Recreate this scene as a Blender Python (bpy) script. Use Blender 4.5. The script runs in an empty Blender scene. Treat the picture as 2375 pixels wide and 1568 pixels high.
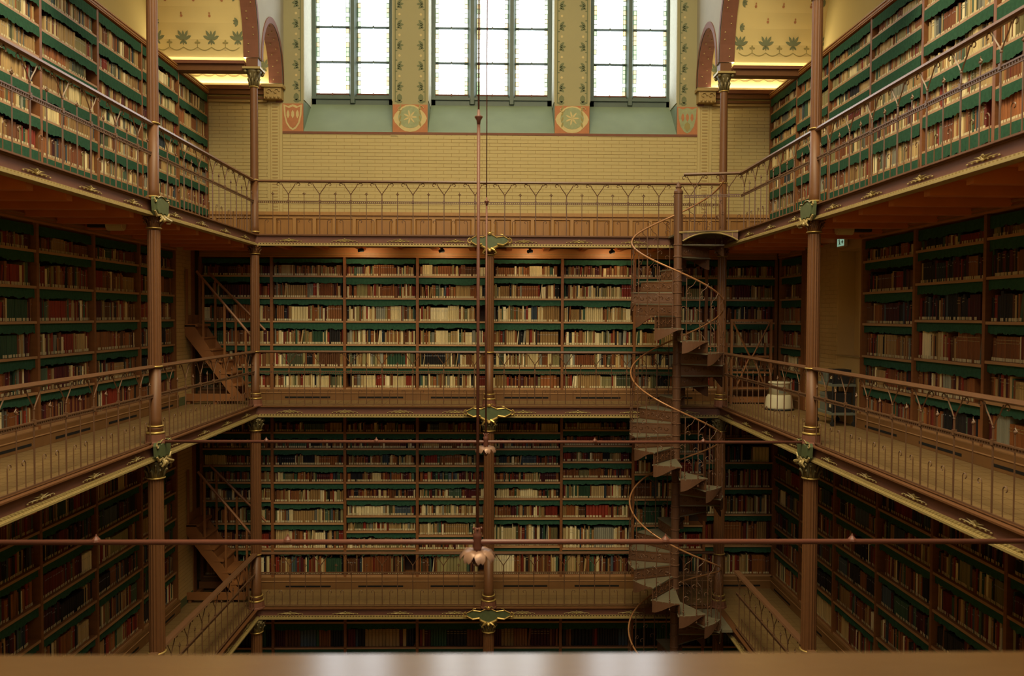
import bpy, math, random
import numpy as np
from mathutils import Vector, Matrix
PI = math.pi
sc = bpy.context.scene
col = sc.collection
R = random.Random(11)

# ------------------------------------------------------------------ camera
CX, CZ, YAW, PITCH, ROLL, FPX = 0.1183, 1.37, 0.018385, -0.028319, 0.0040978, 1852.6
def cam_axes():
    def dirv(u, w):
        x, z2, y2 = u, -w, 0.0
        c, s = math.cos(PITCH), math.sin(PITCH)
        Y = c*y2 - s*z2; Z = s*y2 + c*z2
        c, s = math.cos(YAW), math.sin(YAW)
        return Vector((c*x + s*Y, -s*x + c*Y, Z))
    c, s = math.cos(ROLL), math.sin(ROLL)
    right = dirv(c, -s); up = dirv(-s, -c)
    return right.normalized(), up.normalized()
_r, _u = cam_axes(); _b = _r.cross(_u)
cd = bpy.data.cameras.new('camera'); cam = bpy.data.objects.new('camera', cd); col.objects.link(cam)
cam.matrix_world = Matrix(((_r.x, _u.x, _b.x, CX), (_r.y, _u.y, _b.y, 0), (_r.z, _u.z, _b.z, CZ), (0, 0, 0, 1)))
cd.sensor_width = 36; cd.lens = 36*FPX/2375; cd.clip_start = 0.05
cd.dof.use_dof = True; cd.dof.focus_distance = 11.5; cd.dof.aperture_fstop = 2.8
sc.camera = cam
# ------------------------------------------------------------------ world, lights, exposure
sc.view_settings.view_transform = 'Standard'; sc.view_settings.look = 'None'
sc.view_settings.exposure = 0.28; sc.view_settings.gamma = 1.0; sc.view_settings.use_curve_mapping = False
wd = bpy.data.worlds.new('overcast_sky'); sc.world = wd; wd.use_nodes = True
wb = wd.node_tree.nodes['Background']; wb.inputs[0].default_value = (0.92, 0.97, 1.0, 1); wb.inputs[1].default_value = 5.5
def area(name, loc, rot, sx, sy, power, colr=(1, 1, 1)):
    l = bpy.data.lights.new(name, 'AREA'); l.shape = 'RECTANGLE'; l.size = sx; l.size_y = sy; l.energy = power; l.color = colr
    o = bpy.data.objects.new(name, l); o.location = loc; o.rotation_euler = rot; col.objects.link(o); return o
area('skylight_daylight', (0, 4.2, 9.3), (0, 0, 0), 3.6, 8.2, 1050, (1.0, 0.84, 0.51))
for s in (-1, 1):
    for yy, pw in ((11.93, 12), (13.17, 7.5), (8.43, 9), (4.93, 9)):
        area('vault_cove_light', (s*4.22, yy, 5.10), (PI + math.radians(8), 0, 0), 1.25, 0.03, pw, (1.0, 0.82, 0.50))
# window portal lets the sky in with little noise
for x0, x1 in ((-3.08, -1.62), (-1.04, 1.05), (1.63, 3.08)):
    p = area('window_daylight_portal', ((x0+x1)/2, 13.98, 6.6), (-PI/2, 0, 0), x1-x0, 3.2, 1); p.data.cycles.is_portal = True
    p = area('window_daylight_portal', ((x0+x1)/2, -1.86, 6.6), (PI/2, 0, 0), x1-x0, 3.2, 1); p.data.cycles.is_portal = True

# ------------------------------------------------------------------ materials
def lin(h):
    h = h.lstrip('#'); r = []
    for i in (0, 2, 4):
        v = int(h[i:i+2], 16)/255; r.append(v/12.92 if v <= .04045 else ((v+.055)/1.055)**2.4)
    return tuple(r)
M = {}
def mat(name, c, rough=.6, metal=0, var=.12, scale=8, bump=0, bscale=60, stretch=None, spec=.4):
    m = bpy.data.materials.new(name); m.use_nodes = True; nt = m.node_tree; b = nt.nodes['Principled BSDF']
    if isinstance(c, str): c = lin(c)
    b.inputs['Roughness'].default_value = rough; b.inputs['Metallic'].default_value = metal
    b.inputs['Specular IOR Level'].default_value = spec
    tc = nt.nodes.new('ShaderNodeTexCoord'); mp = nt.nodes.new('ShaderNodeMapping')
    nt.links.new(tc.outputs['Object'], mp.inputs[0])
    if stretch: mp.inputs['Scale'].default_value = stretch
    n = nt.nodes.new('ShaderNodeTexNoise'); n.inputs['Scale'].default_value = scale; n.inputs['Detail'].default_value = 3
    nt.links.new(mp.outputs[0], n.inputs[0])
    r = nt.nodes.new('ShaderNodeMix'); r.data_type = 'RGBA'
    r.inputs[6].default_value = tuple(v*(1-var) for v in c)+(1,); r.inputs[7].default_value = tuple(min(1, v*(1+var)) for v in c)+(1,)
    nt.links.new(n.outputs[0], r.inputs[0]); nt.links.new(r.outputs[2], b.inputs['Base Color'])
    if bump:
        n2 = nt.nodes.new('ShaderNodeTexNoise'); n2.inputs['Scale'].default_value = bscale
        nt.links.new(mp.outputs[0], n2.inputs[0])
        bp = nt.nodes.new('ShaderNodeBump'); bp.inputs['Strength'].default_value = bump; bp.inputs['Distance'].default_value = .01
        nt.links.new(n2.outputs[0], bp.inputs['Height']); nt.links.new(bp.outputs[0], b.inputs['Normal'])
    M[name] = m; return m
mat('pier_brick_warmlit', (.50, .33, .13), .65, var=.1, scale=2)  # ochre brick made redder: warm bounce light on the side piers put into colour
mat('shelf_wood', (.22, .085, .028), .5, var=.25, scale=3, stretch=(1, 1, 6))
mat('shelf_edge_wood', (.40, .22, .10), .5, var=.2, scale=3)
mat('cornice_wood', (.46, .19, .055), .5, var=.2, scale=4)
mat('oak_panel', (.31, .150, .045), .45, var=.2, scale=5, stretch=(6, 6, 1))
mat('oak_stile', (.37, .195, .065), .45, var=.15, scale=5, stretch=(6, 6, 1))
mat('red_ceiling_wood', (.55, .17, .04), .5, var=.2, scale=4)
mat('case_back', (.045, .022, .014), .8)
mat('iron_paint', (.150, .062, .023), .48, var=.12, scale=20)
mat('iron_rail', (.14, .070, .036), .38, var=.1)
mat('rail_top', (.165, .080, .040), .34, var=.15)
mat('plinth_wood', (.20, .095, .032), .5, var=.2, scale=4)
mat('girder_paint', (.165, .068, .046), .6, var=.12)
mat('gold', (.52, .36, .11), .36, metal=.55, var=.15)
mat('dark_capital', (.17, .135, .06), .45, metal=.2, var=.3, scale=40)
mat('dull_gold', (.40, .30, .12), .45, metal=.25, var=.15)
mat('crest_green', (.10, .125, .055), .5, var=.3, scale=25)
mat('green_cloth', (.030, .086, .050), .9, var=.35, scale=30, bump=.3, bscale=90, spec=.1)
mat('brick_ochre', (.475, .375, .165), .65, var=.10, scale=1.3)
mat('mortar', (.36, .25, .10), .8, var=.08)
mat('wall_ochre', (.46, .37, .15), .75, var=.08, scale=1.5)
mat('pier_paint_backlit', (.33, .295, .155), .8, var=.06, scale=2)  # darkened to hold the backlit shade of the window piers
mat('vault_paint', (.58, .46, .20), .8, var=.06, scale=2)
mat('spandrel', (.36, .33, .26), .8, var=.12, scale=3)
mat('reveal_pale_lit', (.50, .49, .38), .8, var=.15, scale=20)  # paler than the piers: window light on the splays painted in
mat('sill_green', (.17, .215, .135), .7, var=.12, scale=4)
mat('frame_green', (.085, .115, .090), .5)
mat('red_band', (.18, .068, .038), .7, var=.15, scale=15)
mat('stencil_green', (.15, .165, .085), .8, var=.2)
mat('stencil_olive', (.30, .25, .09), .8, var=.1)
mat('stencil_red', (.36, .15, .06), .8, var=.1)
mat('coral', (.42, .17, .075), .8, var=.15, scale=20)
mat('cream_paint', (.55, .44, .21), .8, var=.12, scale=20)
mat('sage_paint', (.30, .33, .18), .8, var=.2, scale=20)
mat('gallery_floor', (.23, .142, .056), .5, var=.10, scale=3)
mat('gas_pipe', (.16, .058, .038), .4, metal=0, var=.1)
mat('flower_copper', (.30, .17, .115), .35, metal=.2, var=.15)
mat('spiral_iron', (.145, .068, .036), .45, var=.15, scale=30)
mat('spiral_rail', (.42, .20, .085), .3, metal=.2)
mat('tread_top', (.18, .155, .10), .5, var=.15)
mat('white_plastic', (.62, .56, .38), .5, var=.03)
mat('black_plastic', (.02, .02, .02), .5)
mat('dark_slot', (.008, .007, .006), .9)
mat('cardboard_grey', (.16, .17, .13), .7)
mat('label_cream', (.60, .50, .30), .7, var=.1, scale=40)
mat('speaker_cream', (.52, .42, .22), .6)
mat('stair_wood', (.26, .105, .035), .5, var=.2, scale=4)
mat('led_strip', (.8, .6, .3), .5)
def glass(name, c, gloss=.05):
    m = bpy.data.materials.new(name); m.use_nodes = True; nt = m.node_tree; nt.nodes.clear()
    o = nt.nodes.new('ShaderNodeOutputMaterial'); t = nt.nodes.new('ShaderNodeBsdfTransparent'); g = nt.nodes.new('ShaderNodeBsdfGlossy')
    t.inputs[0].default_value = (*c, 1); g.inputs['Roughness'].default_value = .1
    x = nt.nodes.new('ShaderNodeMixShader'); x.inputs[0].default_value = gloss
    nt.links.new(t.outputs[0], x.inputs[1]); nt.links.new(g.outputs[0], x.inputs[2]); nt.links.new(x.outputs[0], o.inputs[0]); M[name] = m
glass('clear_glass', (.98, .99, 1)); glass('stain_green', (.42, .50, .36)); glass('stain_amber', (.62, .52, .34)); glass('stain_pale', (.8, .82, .72))
def wood_rail():
    m = mat('varnished_oak', (.085, .040, .010), .55, var=.18, scale=2.5, stretch=(1, 3, 3), bump=.16, bscale=10, spec=.15)
    m.node_tree.nodes['Principled BSDF'].inputs['Coat Weight'].default_value = 1.0
    m.node_tree.nodes['Principled BSDF'].inputs['Coat Roughness'].default_value = .18; m.node_tree.nodes['Principled BSDF'].inputs['Coat IOR'].default_value = 1.5
wood_rail()
def emis(name, c, s):
    m = bpy.data.materials.new(name); m.use_nodes = True; b = m.node_tree.nodes['Principled BSDF']
    b.inputs['Base Color'].default_value = (*c, 1); b.inputs['Emission Color'].default_value = (*c, 1); b.inputs['Emission Strength'].default_value = s; M[name] = m
emis('exit_lit', (.35, .6, .42), .45)
def bookmat(name, attr):
    m = bpy.data.materials.new(name); m.use_nodes = True; nt = m.node_tree; b = nt.nodes['Principled BSDF']
    b.inputs['Roughness'].default_value = .6; b.inputs['Specular IOR Level'].default_value = .3
    if attr:
        a = nt.nodes.new('ShaderNodeAttribute'); a.attribute_name = 'book_color'; out = a.outputs['Color']
    else:
        a = nt.nodes.new('ShaderNodeObjectInfo'); out = a.outputs['Color']
    nt.links.new(out, b.inputs['Base Color']); M[name] = m
bookmat('book_mass', True); bookmat('book_cloth', False)

# ------------------------------------------------------------------ mesh builder
class MB:
    def __init__(s): s.v = []; s.f = []; s.m = []
    def add(s, vs, fs, mi=0):
        n = len(s.v); s.v += [tuple(p) for p in vs]; s.f += [tuple(i+n for i in f) for f in fs]; s.m += [mi]*len(fs); return s
    def box(s, x0, x1, y0, y1, z0, z1, mi=0):
        return s.add([(x0,y0,z0),(x1,y0,z0),(x1,y1,z0),(x0,y1,z0),(x0,y0,z1),(x1,y0,z1),(x1,y1,z1),(x0,y1,z1)],
                     [(0,3,2,1),(4,5,6,7),(0,1,5,4),(1,2,6,5),(2,3,7,6),(3,0,4,7)], mi)
    def cbox(s, x0, x1, y0, y1, z0, z1, c=.004, mi=0):   # box with chamfered top and front edges
        P = [(x0,y0+c),(x0+c,y0),(x1-c,y0),(x1,y0+c),(x1,y1-c),(x1-c,y1),(x0+c,y1),(x0,y1-c)]
        return s.prism([(a, b) for a, b in P], z0, z1, mi)
    def prism(s, pts, z0, z1, mi=0, axis='z'):
        n = len(pts)
        def T(a, b, c): return (a,b,c) if axis == 'z' else ((a,c,b) if axis == 'y' else (c,a,b))
        vs = [T(a,b,z0) for a,b in pts]+[T(a,b,z1) for a,b in pts]
        fs = [tuple(range(n))[::-1], tuple(range(n,2*n))]+[(i,(i+1)%n,n+(i+1)%n,n+i) for i in range(n)]
        if axis == 'y': fs = [f[::-1] for f in fs]
        return s.add(vs, fs, mi)
    def tube(s, pts, r, n=6, mi=0, closed=False):
        pts = [Vector(p) for p in pts]; rings = []; up = Vector((0,0,1))
        k = len(pts); rr = r if isinstance(r, (list, tuple)) else [r]*k
        prev = None
        for i, p in enumerate(pts):
            d = (pts[min(i+1,k-1)]-pts[max(i-1,0)])
            d = d.normalized() if d.length > 1e-9 else Vector((0,0,1))
            if prev is None:
                a = up if abs(d.z) < .9 else Vector((1,0,0)); u = d.cross(a).normalized()
            else:
                u = (prev - d*prev.dot(d)); u = u.normalized() if u.length > 1e-6 else d.orthogonal().normalized()
            prev = u; w = d.cross(u)
            rings.append([p+u*math.cos(2*PI*j/n)*rr[i]+w*math.sin(2*PI*j/n)*rr[i] for j in range(n)])
        vs = [q for g in rings for q in g]; fs = []
        for i in range(k-1):
            for j in range(n): fs.append((i*n+j, i*n+(j+1)%n, (i+1)*n+(j+1)%n, (i+1)*n+j))
        fs.append(tuple(range(n))[::-1]); fs.append(tuple(range((k-1)*n, k*n)))
        return s.add(vs, fs, mi)
    def lathe(s, prof, n=12, mi=0, cx=0, cy=0, flute=0):
        vs = []; fs = []
        for r, z in prof:
            for j in range(n):
                q = r*(1-flute*(j % 2)); vs.append((cx+q*math.cos(2*PI*j/n), cy+q*math.sin(2*PI*j/n), z))
        k = len(prof)
        for i in range(k-1):
            for j in range(n): fs.append((i*n+j, i*n+(j+1)%n, (i+1)*n+(j+1)%n, (i+1)*n+j))
        fs.append(tuple(range(n))[::-1]); fs.append(tuple(range((k-1)*n, k*n)))
        return s.add(vs, fs, mi)
    def ball(s, c, r, n=6, mi=0):
        return s.lathe([(r*.25, c[2]-r), (r*.85, c[2]-r*.5), (r, c[2]), (r*.85, c[2]+r*.5), (r*.25, c[2]+r)], n, mi, c[0], c[1])
    def mesh(s, name, mats, smooth=False):
        me = bpy.data.meshes.new(name); me.from_pydata(s.v, [], s.f)
        for m in (mats if isinstance(mats, (list, tuple)) else [mats]): me.materials.append(M[m])
        if len(set(s.m)) > 1: me.polygons.foreach_set('material_index', s.m)
        if smooth: me.polygons.foreach_set('use_smooth', [True]*len(me.polygons))
        me.update(); return me
    def obj(s, name, mats, parent=None, smooth=False, loc=None, rot=None):
        return inst(name, s.mesh(name, mats, smooth), parent, loc, rot)
def inst(name, me, parent=None, loc=None, rot=None, scale=None):
    o = bpy.data.objects.new(name, me); col.objects.link(o)
    if parent: o.parent = parent
    if loc: o.location = loc
    if rot: o.rotation_euler = rot
    if scale: o.scale = scale
    return o
def tag(o, label=None, cat=None, group=None, kind=None):
    if label: o['label'] = label
    if cat: o['category'] = cat
    if group: o['group'] = group
    if kind: o['kind'] = kind
    return o
def thing(name, label, cat, loc=(0,0,0), rz=0, group=None):
    o = bpy.data.objects.new(name, None); col.objects.link(o); o.location = loc; o.rotation_euler = (0,0,rz); o.empty_display_size = .1
    return tag(o, label, cat, group)
def curl(x, z, r, a0, a1, r1=None, n=9, y=0):
    r1 = r if r1 is None else r1
    return [(x+(r+(r1-r)*i/(n-1))*math.cos(a0+(a1-a0)*i/(n-1)), y, z+(r+(r1-r)*i/(n-1))*math.sin(a0+(a1-a0)*i/(n-1))) for i in range(n)]

# ------------------------------------------------------------------ dimensions
Z1, Z3, Z4 = 2.556, -3.051, -6.25           # gallery floors (the middle one is 0), ground floor
C, YB, YW, XS, XW = 3.5, 12.0, 13.28, 4.62, 4.95
BAY = C/3; G = .166
LEV = {1: Z1, 2: 0.0, 3: Z3}
LN = {1: 'upper', 2: 'middle', 3: 'lower'}

# ------------------------------------------------------------------ room shell
def struct(o, label=None): o['kind'] = 'structure'; return o
w = MB().box(-XW-.3, XW+.3, YW, YW+.6, Z4, 4.34); w.box(-XW-.3, -3.42, YW, YW+.6, 4.34, 9.2); w.box(3.42, XW+.3, YW, YW+.6, 4.34, 9.2); struct(w.obj('wall_back', 'mortar'))
wl = struct(MB().box(-XW-.3, -XW, -1.6, YW, Z4, 9.2).obj('wall_left', 'wall_ochre'))
# right wall with a niche
w = MB(); w.box(XW, XW+.5, -1.6, YW, Z4, 9.2); wr = struct(w.obj('wall_right', 'wall_ochre'))
w = MB(); w.box(-XW-.3, XW+.3, -1.9, -1.6, Z4, 5.0); w.box(-XW-.3, XW+.3, -1.9, -1.6, 8.2, 9.2)
for a, b in ((-XW-.3, -3.08), (-1.62, -1.04), (1.05, 1.63), (3.08, XW+.3)): w.box(a, b, -1.9, -1.6, 5.0, 8.2)
struct(w.obj('wall_front', 'wall_ochre'))
for i_, (a, b) in enumerate(((-3.08, -1.62), (-1.04, 1.05), (1.63, 3.08))):
    w = MB(); n_ = 3 if b-a > 2 else 2
    for k in range(n_+1): x_ = a+(b-a-.08)*k/n_; w.box(x_, x_+.08, -1.80, -1.72, 5.0, 8.2)
    for k in range(6): w.box(a, b, -1.78, -1.74, 5.0+k*.63, 5.04+k*.63)
    o = w.obj('window_%d' % (i_+4), 'frame_green'); o['kind'] = 'structure'
    MB().box(a, b, -1.765, -1.76, 5.0, 8.2).obj('pane', 'clear_glass', o)
struct(MB().box(-XW-.3, XW+.3, -1.9, YW+.6, Z4-.2, Z4).obj('floor', 'gallery_floor'))
cl = MB(); cl.box(-3.7, -1.9, -1.6, YW, 9.2, 9.4); cl.box(1.9, 3.7, -1.6, YW, 9.2, 9.4); cl.box(-1.9, 1.9, -1.6, .05, 9.2, 9.4); cl.box(-1.9, 1.9, 9.15, YW, 9.2, 9.4)
cl.box(-1.95, 1.95, 0, 9.2, 9.55, 9.6); struct(cl.obj('ceiling', 'vault_paint'))

# --- back wall: painted bricks, each brick with its own joint
def brick_rows(x0, x1, z0, z1, bw=.252, bh=.0575, gap=.004):
    out = []; k = 0; z = z0
    while z < z1-.01:
        zt = min(z+bh, z1); x = x0-(bw/2 if k % 2 else 0)
        while x < x1-.005:
            a, b = max(x, x0), min(x+bw, x1)
            if b-a > .03: out.append((a+gap/2, b-gap/2, z+gap/2, zt-gap/2))
            x += bw
        z += bh; k += 1
    return out
def brick_geo(mb, a, b, c, d, Y, h=.005):
    e = .0015
    mb.add([(a,Y,c),(b,Y,c),(b,Y,d),(a,Y,d),(a+e,Y-h,c+e),(b-e,Y-h,c+e),(b-e,Y-h,d-e),(a+e,Y-h,d-e)],
           [(4,5,6,7),(0,1,5,4),(1,2,6,5),(2,3,7,6),(3,0,4,7)])
wallb = bpy.data.objects['wall_back']
br = brick_rows(-3.42, 3.42, 3.06, 4.34)
full = [b for b in br if b[1]-b[0] > .24]; full.sort(key=lambda b: abs((b[0]+b[1])/2)+abs((b[2]+b[3])/2-3.9)*.5)
mbk = MB(); brick_geo(mbk, -.124, .124, -.02675, .02675, 0); bme = mbk.mesh('brick', 'brick_ochre')
sel = set(full[:300])
for b in full[:300]: inst('brick', bme, wallb, ((b[0]+b[1])/2, YW, (b[2]+b[3])/2))
mb = MB()
for b in br:
    if b not in sel: brick_geo(mb, *b, YW)
for s in (-1, 1):
    for b in brick_rows(*sorted((s*3.66, s*XW)), 3.06, 4.84): brick_geo(mb, *b, YW)
o = mb.obj('brickwork', 'brick_ochre', wallb); o['kind'] = 'stuff'
# pilaster strips with dotted border on each side of the nave wall
for s in (-1, 1):
    m2 = MB(); a, b = sorted((s*3.42, s*3.66)); m2.box(a, b, YW-.02, YW, 3.06, 4.84); p = m2.obj('pilaster_strip', 'brick_ochre', wallb)
    m2 = MB()
    for i in range(34): m2.box(s*3.54-.045, s*3.54+.045, YW-.024, YW-.02, 3.08+i*.0525, 3.10+i*.0525)
    m2.box(s*3.54-.075, s*3.54-.069, YW-.024, YW-.02, 3.06, 4.84); m2.box(s*3.54+.069, s*3.54+.075, YW-.024, YW-.02, 3.06, 4.84)
    m2.obj('painted_border', 'mortar', p)
tag(MB().box(-3.42, 3.42, YW-.012, YW, 4.34, 4.378).obj('red_string_course', 'red_band', wallb))
# --- oak wainscot
wn = thing('wainscot', 'oak wainscot of framed panels along the foot of the upper brick wall', 'wainscot', (0, YW, 0))
MB().box(-XW, XW, -.03, 0, Z1, 3.0).obj('backing_board', 'oak_panel', wn)
MB().box(-XW, XW, -.085, 0, 3.0, 3.055).obj('capping_rail', 'oak_stile', wn)
MB().box(-XW, XW, -.055, -.03, Z1, Z1+.08).obj('bottom_rail', 'oak_stile', wn)
MB().box(-XW, XW, -.055, -.03, 2.945, 3.0).obj('top_rail', 'oak_stile', wn)
st = MB().box(-.028, .028, -.055, -.03, Z1+.08, 2.945).mesh('stile', 'oak_stile')
pn = MB().add([(-.135,-.03,Z1+.08),(.135,-.03,Z1+.08),(.135,-.03,2.945),(-.135,-.03,2.945),(-.11,-.048,Z1+.105),(.11,-.048,Z1+.105),(.11,-.048,2.92),(-.11,-.048,2.92)],
              [(4,5,6,7),(0,1,5,4),(1,2,6,5),(2,3,7,6),(3,0,4,7)]).mesh('panel', 'oak_panel')
x = -4.85
while x < 4.9:
    inst('stile', st, wn, (x, 0, 0)); 
    if x+.326 < 4.95: inst('panel', pn, wn, (x+.163, 0, 0))
    x += .326
# --- nave window wall: piers, sills, windows
OP = ((-3.08, -1.62), (-1.04, 1.05), (1.63, 3.08))
pr = MB()
for a, b in ((-3.42, -3.08), (-1.62, -1.04), (1.05, 1.63), (3.08, 3.42)): pr.box(a, b, YW, YW+.75, 4.34, 9.2)
pr.box(-3.42, 3.42, YW+.6, YW+.75, 8.2, 9.2); pr.box(-3.42, 3.42, YW+.57, YW+.75, 4.34, 4.97)
pier = struct(pr.obj('wall_back_piers', 'pier_paint_backlit'))
rb = MB()
for s in (-1, 1): rb.box(*sorted((s*3.42, s*3.52)), YW-.03, YW+.2, 4.84, 9.2)
rb.obj('red_edge_band', 'red_band', pier)
rv = MB()
for a, b in OP:
    rv.box(a, a+.012, YW+.02, YW+.57, 4.9, 8.2); rv.box(b-.012, b, YW+.02, YW+.57, 4.9, 8.2)
rv.obj('pale_lit_reveal', 'reveal_pale_lit', pier)
def leaf(cx, cz, L, Wd, a):
    ux, uz = math.cos(a), math.sin(a); px, pz = -uz, ux
    return [(cx+ux*t*L+px*w_*Wd, cz+uz*t*L+pz*w_*Wd) for t, w_ in ((0,0),(.35,-.5),(.75,-.42),(1,0),(.75,.42),(.35,.5))]
def decal(mb, poly, f, mi=0):
    mb.add([f(u, v) for u, v in poly], [tuple(range(len(poly)))], mi)
fb = lambda u, v: (u, YW-.003, v)
vine = MB()
edges = ((-3.08, 1), (-1.62, -1), (-1.04, 1), (1.05, -1), (1.63, 1), (3.08, -1))
for ex, sd in edges:      # sd: side on which the pier lies is -sd
    xx = ex-sd*.045
    vine.add([fb(xx-.008, 4.87), fb(xx+.008, 4.87), fb(xx+.008, 8.2), fb(xx-.008, 8.2)], [(0,1,2,3)])
    for p_ in (leaf(xx, 4.88, .12, .06, PI if sd > 0 else 0), leaf(xx-sd*.07, 4.88, .13, .09, PI/2)): decal(vine, p_, fb)
    z = 5.13
    while z < 8.1:
        for aa in (0, .75, -.75): decal(vine, leaf(xx-sd*.03, z, .11, .045, (PI if sd > 0 else 0)+aa), fb)
        decal(vine, leaf(xx-sd*.02, z-.05, .05, .03, (PI if sd > 0 else 0)), fb)
        zz = z+.165
        decal(vine, [(xx-sd*.07+.022*math.cos(t*PI/3), zz+.022*math.sin(t*PI/3)) for t in range(6)], fb, 1)
        for t_ in (-.09, .09): decal(vine, leaf(xx, z+t_, .04, .02, (PI if sd > 0 else 0)), fb)
        z += .335
o = vine.obj('painted_vines', ['stencil_green', 'cream_paint'], pier); o['kind'] = 'stuff'
def crest(xc, half, z0=4.378, z1=4.83, kind=0):
    t = tag(MB().box(xc-half, xc+half, YW-.012, YW, z0, z1).obj('painted_crest', 'coral', pier))
    m2 = MB(); f = lambda u, v: (u, YW-.0145, v); g = lambda u, v: (u, YW-.017, v); h = lambda u, v: (u, YW-.0195, v)
    zc = (z0+z1)/2; hh = (z1-z0)/2
    if kind == 0:      # round cartouche between scrolls
        decal(m2, [(xc+half*.97*math.cos(a*PI/10)*(.92+.08*math.cos(a*PI/5*2)), zc+hh*.98*math.sin(a*PI/10)) for a in range(20)], f, 0)
        decal(m2, [(xc+half*.68*math.cos(a*PI/10), zc+.02+hh*.80*math.sin(a*PI/10)) for a in range(20)], g, 1)
        for sx in (-1, 1):
            for q in range(4): decal(m2, leaf(xc+sx*half*.62, zc-hh*.6+q*hh*.4, .10, .03, PI/2+sx*.3), h, 2)
        for a in range(7): decal(m2, leaf(xc, zc+.02, .12, .03, a*2*PI/7), h, 0)
        for sx in (-1, 1): m2.tube([(xc+sx*half*.6+p[0]*1.0, YW-.02, p[2]) for p in curl(0, zc+hh*.72, .05, 0, 4.6*sx, .015)], .006, 4, 0)
    else:
        outl = [(-1,1),(-.5,.86),(0,1),(.5,.86),(1,1),(.93,.2),(.72,-.45),(.35,-.85),(0,-1),(-.35,-.85),(-.72,-.45),(-.93,.2)]
        decal(m2, [(xc+a*half*.9, zc+b*hh*.94) for a, b in outl], f, 0 if kind == 1 else 1)
        decal(m2, [(xc+a*half*.72, zc+b*hh*.78) for a, b in outl], g, 3 if kind == 1 else 1)
        for i in range(3): decal(m2, leaf(xc+(i-1)*half*.45, zc-.02, .14, .05, PI/2), h, 0 if kind == 1 else 3)
        decal(m2, leaf(xc, zc-.18, .16, .1, PI/2), h, 3 if kind == 1 else 2)
    m2.obj('crest_emblem', ['cream_paint', 'sage_paint', 'stencil_olive', 'coral'], t)
crest(-1.33, .285); crest(1.34, .285); crest(-3.25, .17, kind=1); crest(3.25, .17, kind=2)
wi = 0
for (a, b), lights in zip(OP, (((-3.0,-2.45),(-2.295,-1.755)), ((-.96,-.413),(-.242,.276),(.424,.965)), ((1.767,2.318),(2.459,3.02)))):
    wi += 1
    # sloping sill
    s_ = MB().add([(a,YW,4.378),(b,YW,4.378),(b,YW+.57,4.97),(a,YW+.57,4.97),(a,YW+.57,4.34),(b,YW+.57,4.34),(a,YW,4.34),(b,YW,4.34)],
                  [(0,1,2,3),(6,7,1,0),(3,2,5,4),(0,3,4,6),(1,7,5,2)])
    for sx in (a, b-.008): s_.add([(sx+.004, YW+.005, 4.378), (sx+.004, YW+.57, 4.97), (sx+.004, YW+.005, 4.85), (sx+.008, YW+.57, 5.0)], [(0,1,3,2)])
    so = s_.obj('trim_%d' % wi, 'sill_green'); so['kind'] = 'structure'
    W = bpy.data.objects.new('window_%d' % wi, None); col.objects.link(W); W.location = (0, YW+.57, 0); W['kind'] = 'structure'
    fr = MB(); fr.box(a, b, 0, .1, 4.97, 5.06); fr.box(a, b, -.03, .1, 5.06, 5.10); fr.box(a, b, .03, .1, 5.10, 5.155); fr.box(a, lights[0][0]+.0, 0, .1, 4.97, 8.2); fr.box(lights[-1][1], b, 0, .1, 4.97, 8.2); fr.box(a, b, 0, .1, 8.1, 8.2)
    fr.obj('frame', 'frame_green', W)
    for (l0, l1), (n0, n1) in zip(lights, lights[1:]):
        mu = MB(); xm = (l1+n0)/2; hw = (n0-l1)/2
        mu.prism([(l1, .06), (xm-.03, -.04), (xm+.03, -.04), (n0, .06), (n0, .1), (l1, .1)], 4.99, 8.1); mu.obj('mullion', 'frame_green', W)
    zs = [5.155, 5.705, 6.30, 6.89, 7.48, 8.1]
    for l0, l1 in lights:
        for q in range(5):
            z0, z1 = zs[q]+.018, zs[q+1]-.018; bx = .05
            MB().box(l0+bx, l1-bx, .055, .060, z0, z1).obj('pane', 'clear_glass', W)
            bd = MB(); nc = 7
            for k in range(nc):
                for e0, e1 in ((l0, l0+bx-.006), (l1-bx+.006, l1)):
                    bd.box(e0, e1, .055, .060, z0+(z1-z0)*k/nc+.004, z0+(z1-z0)*(k+1)/nc-.004, R.choice((0,1,2,2)))
            bd.obj('stained_border', ['stain_green', 'stain_amber', 'stain_pale'], W)
            ld = MB()
            for k in range(nc+1):
                for e0, e1 in ((l0, l0+bx), (l1-bx, l1)): ld.box(e0, e1, .05, .065, z0+(z1-z0)*k/nc-.003, z0+(z1-z0)*k/nc+.003)
            ld.box(l0+bx-.006, l0+bx, .05, .065, z0, z1); ld.box(l1-bx, l1-bx+.006, .05, .065, z0, z1)
            ld.obj('lead_came', 'frame_green', W)
            br_ = MB(); br_.tube([(l0-.01, .03, zs[q]), (l1+.01, .03, zs[q])], .012, 6); br_.box((l0+l1)/2-.012, (l0+l1)/2+.012, .02, .06, zs[q]-.02, zs[q]+.02); br_.box(l0, l1, .045, .07, zs[q]-.018, zs[q]+.018)
            br_.obj('glazing_bar', 'red_band' if q < 1 else 'frame_green', W)

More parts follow.
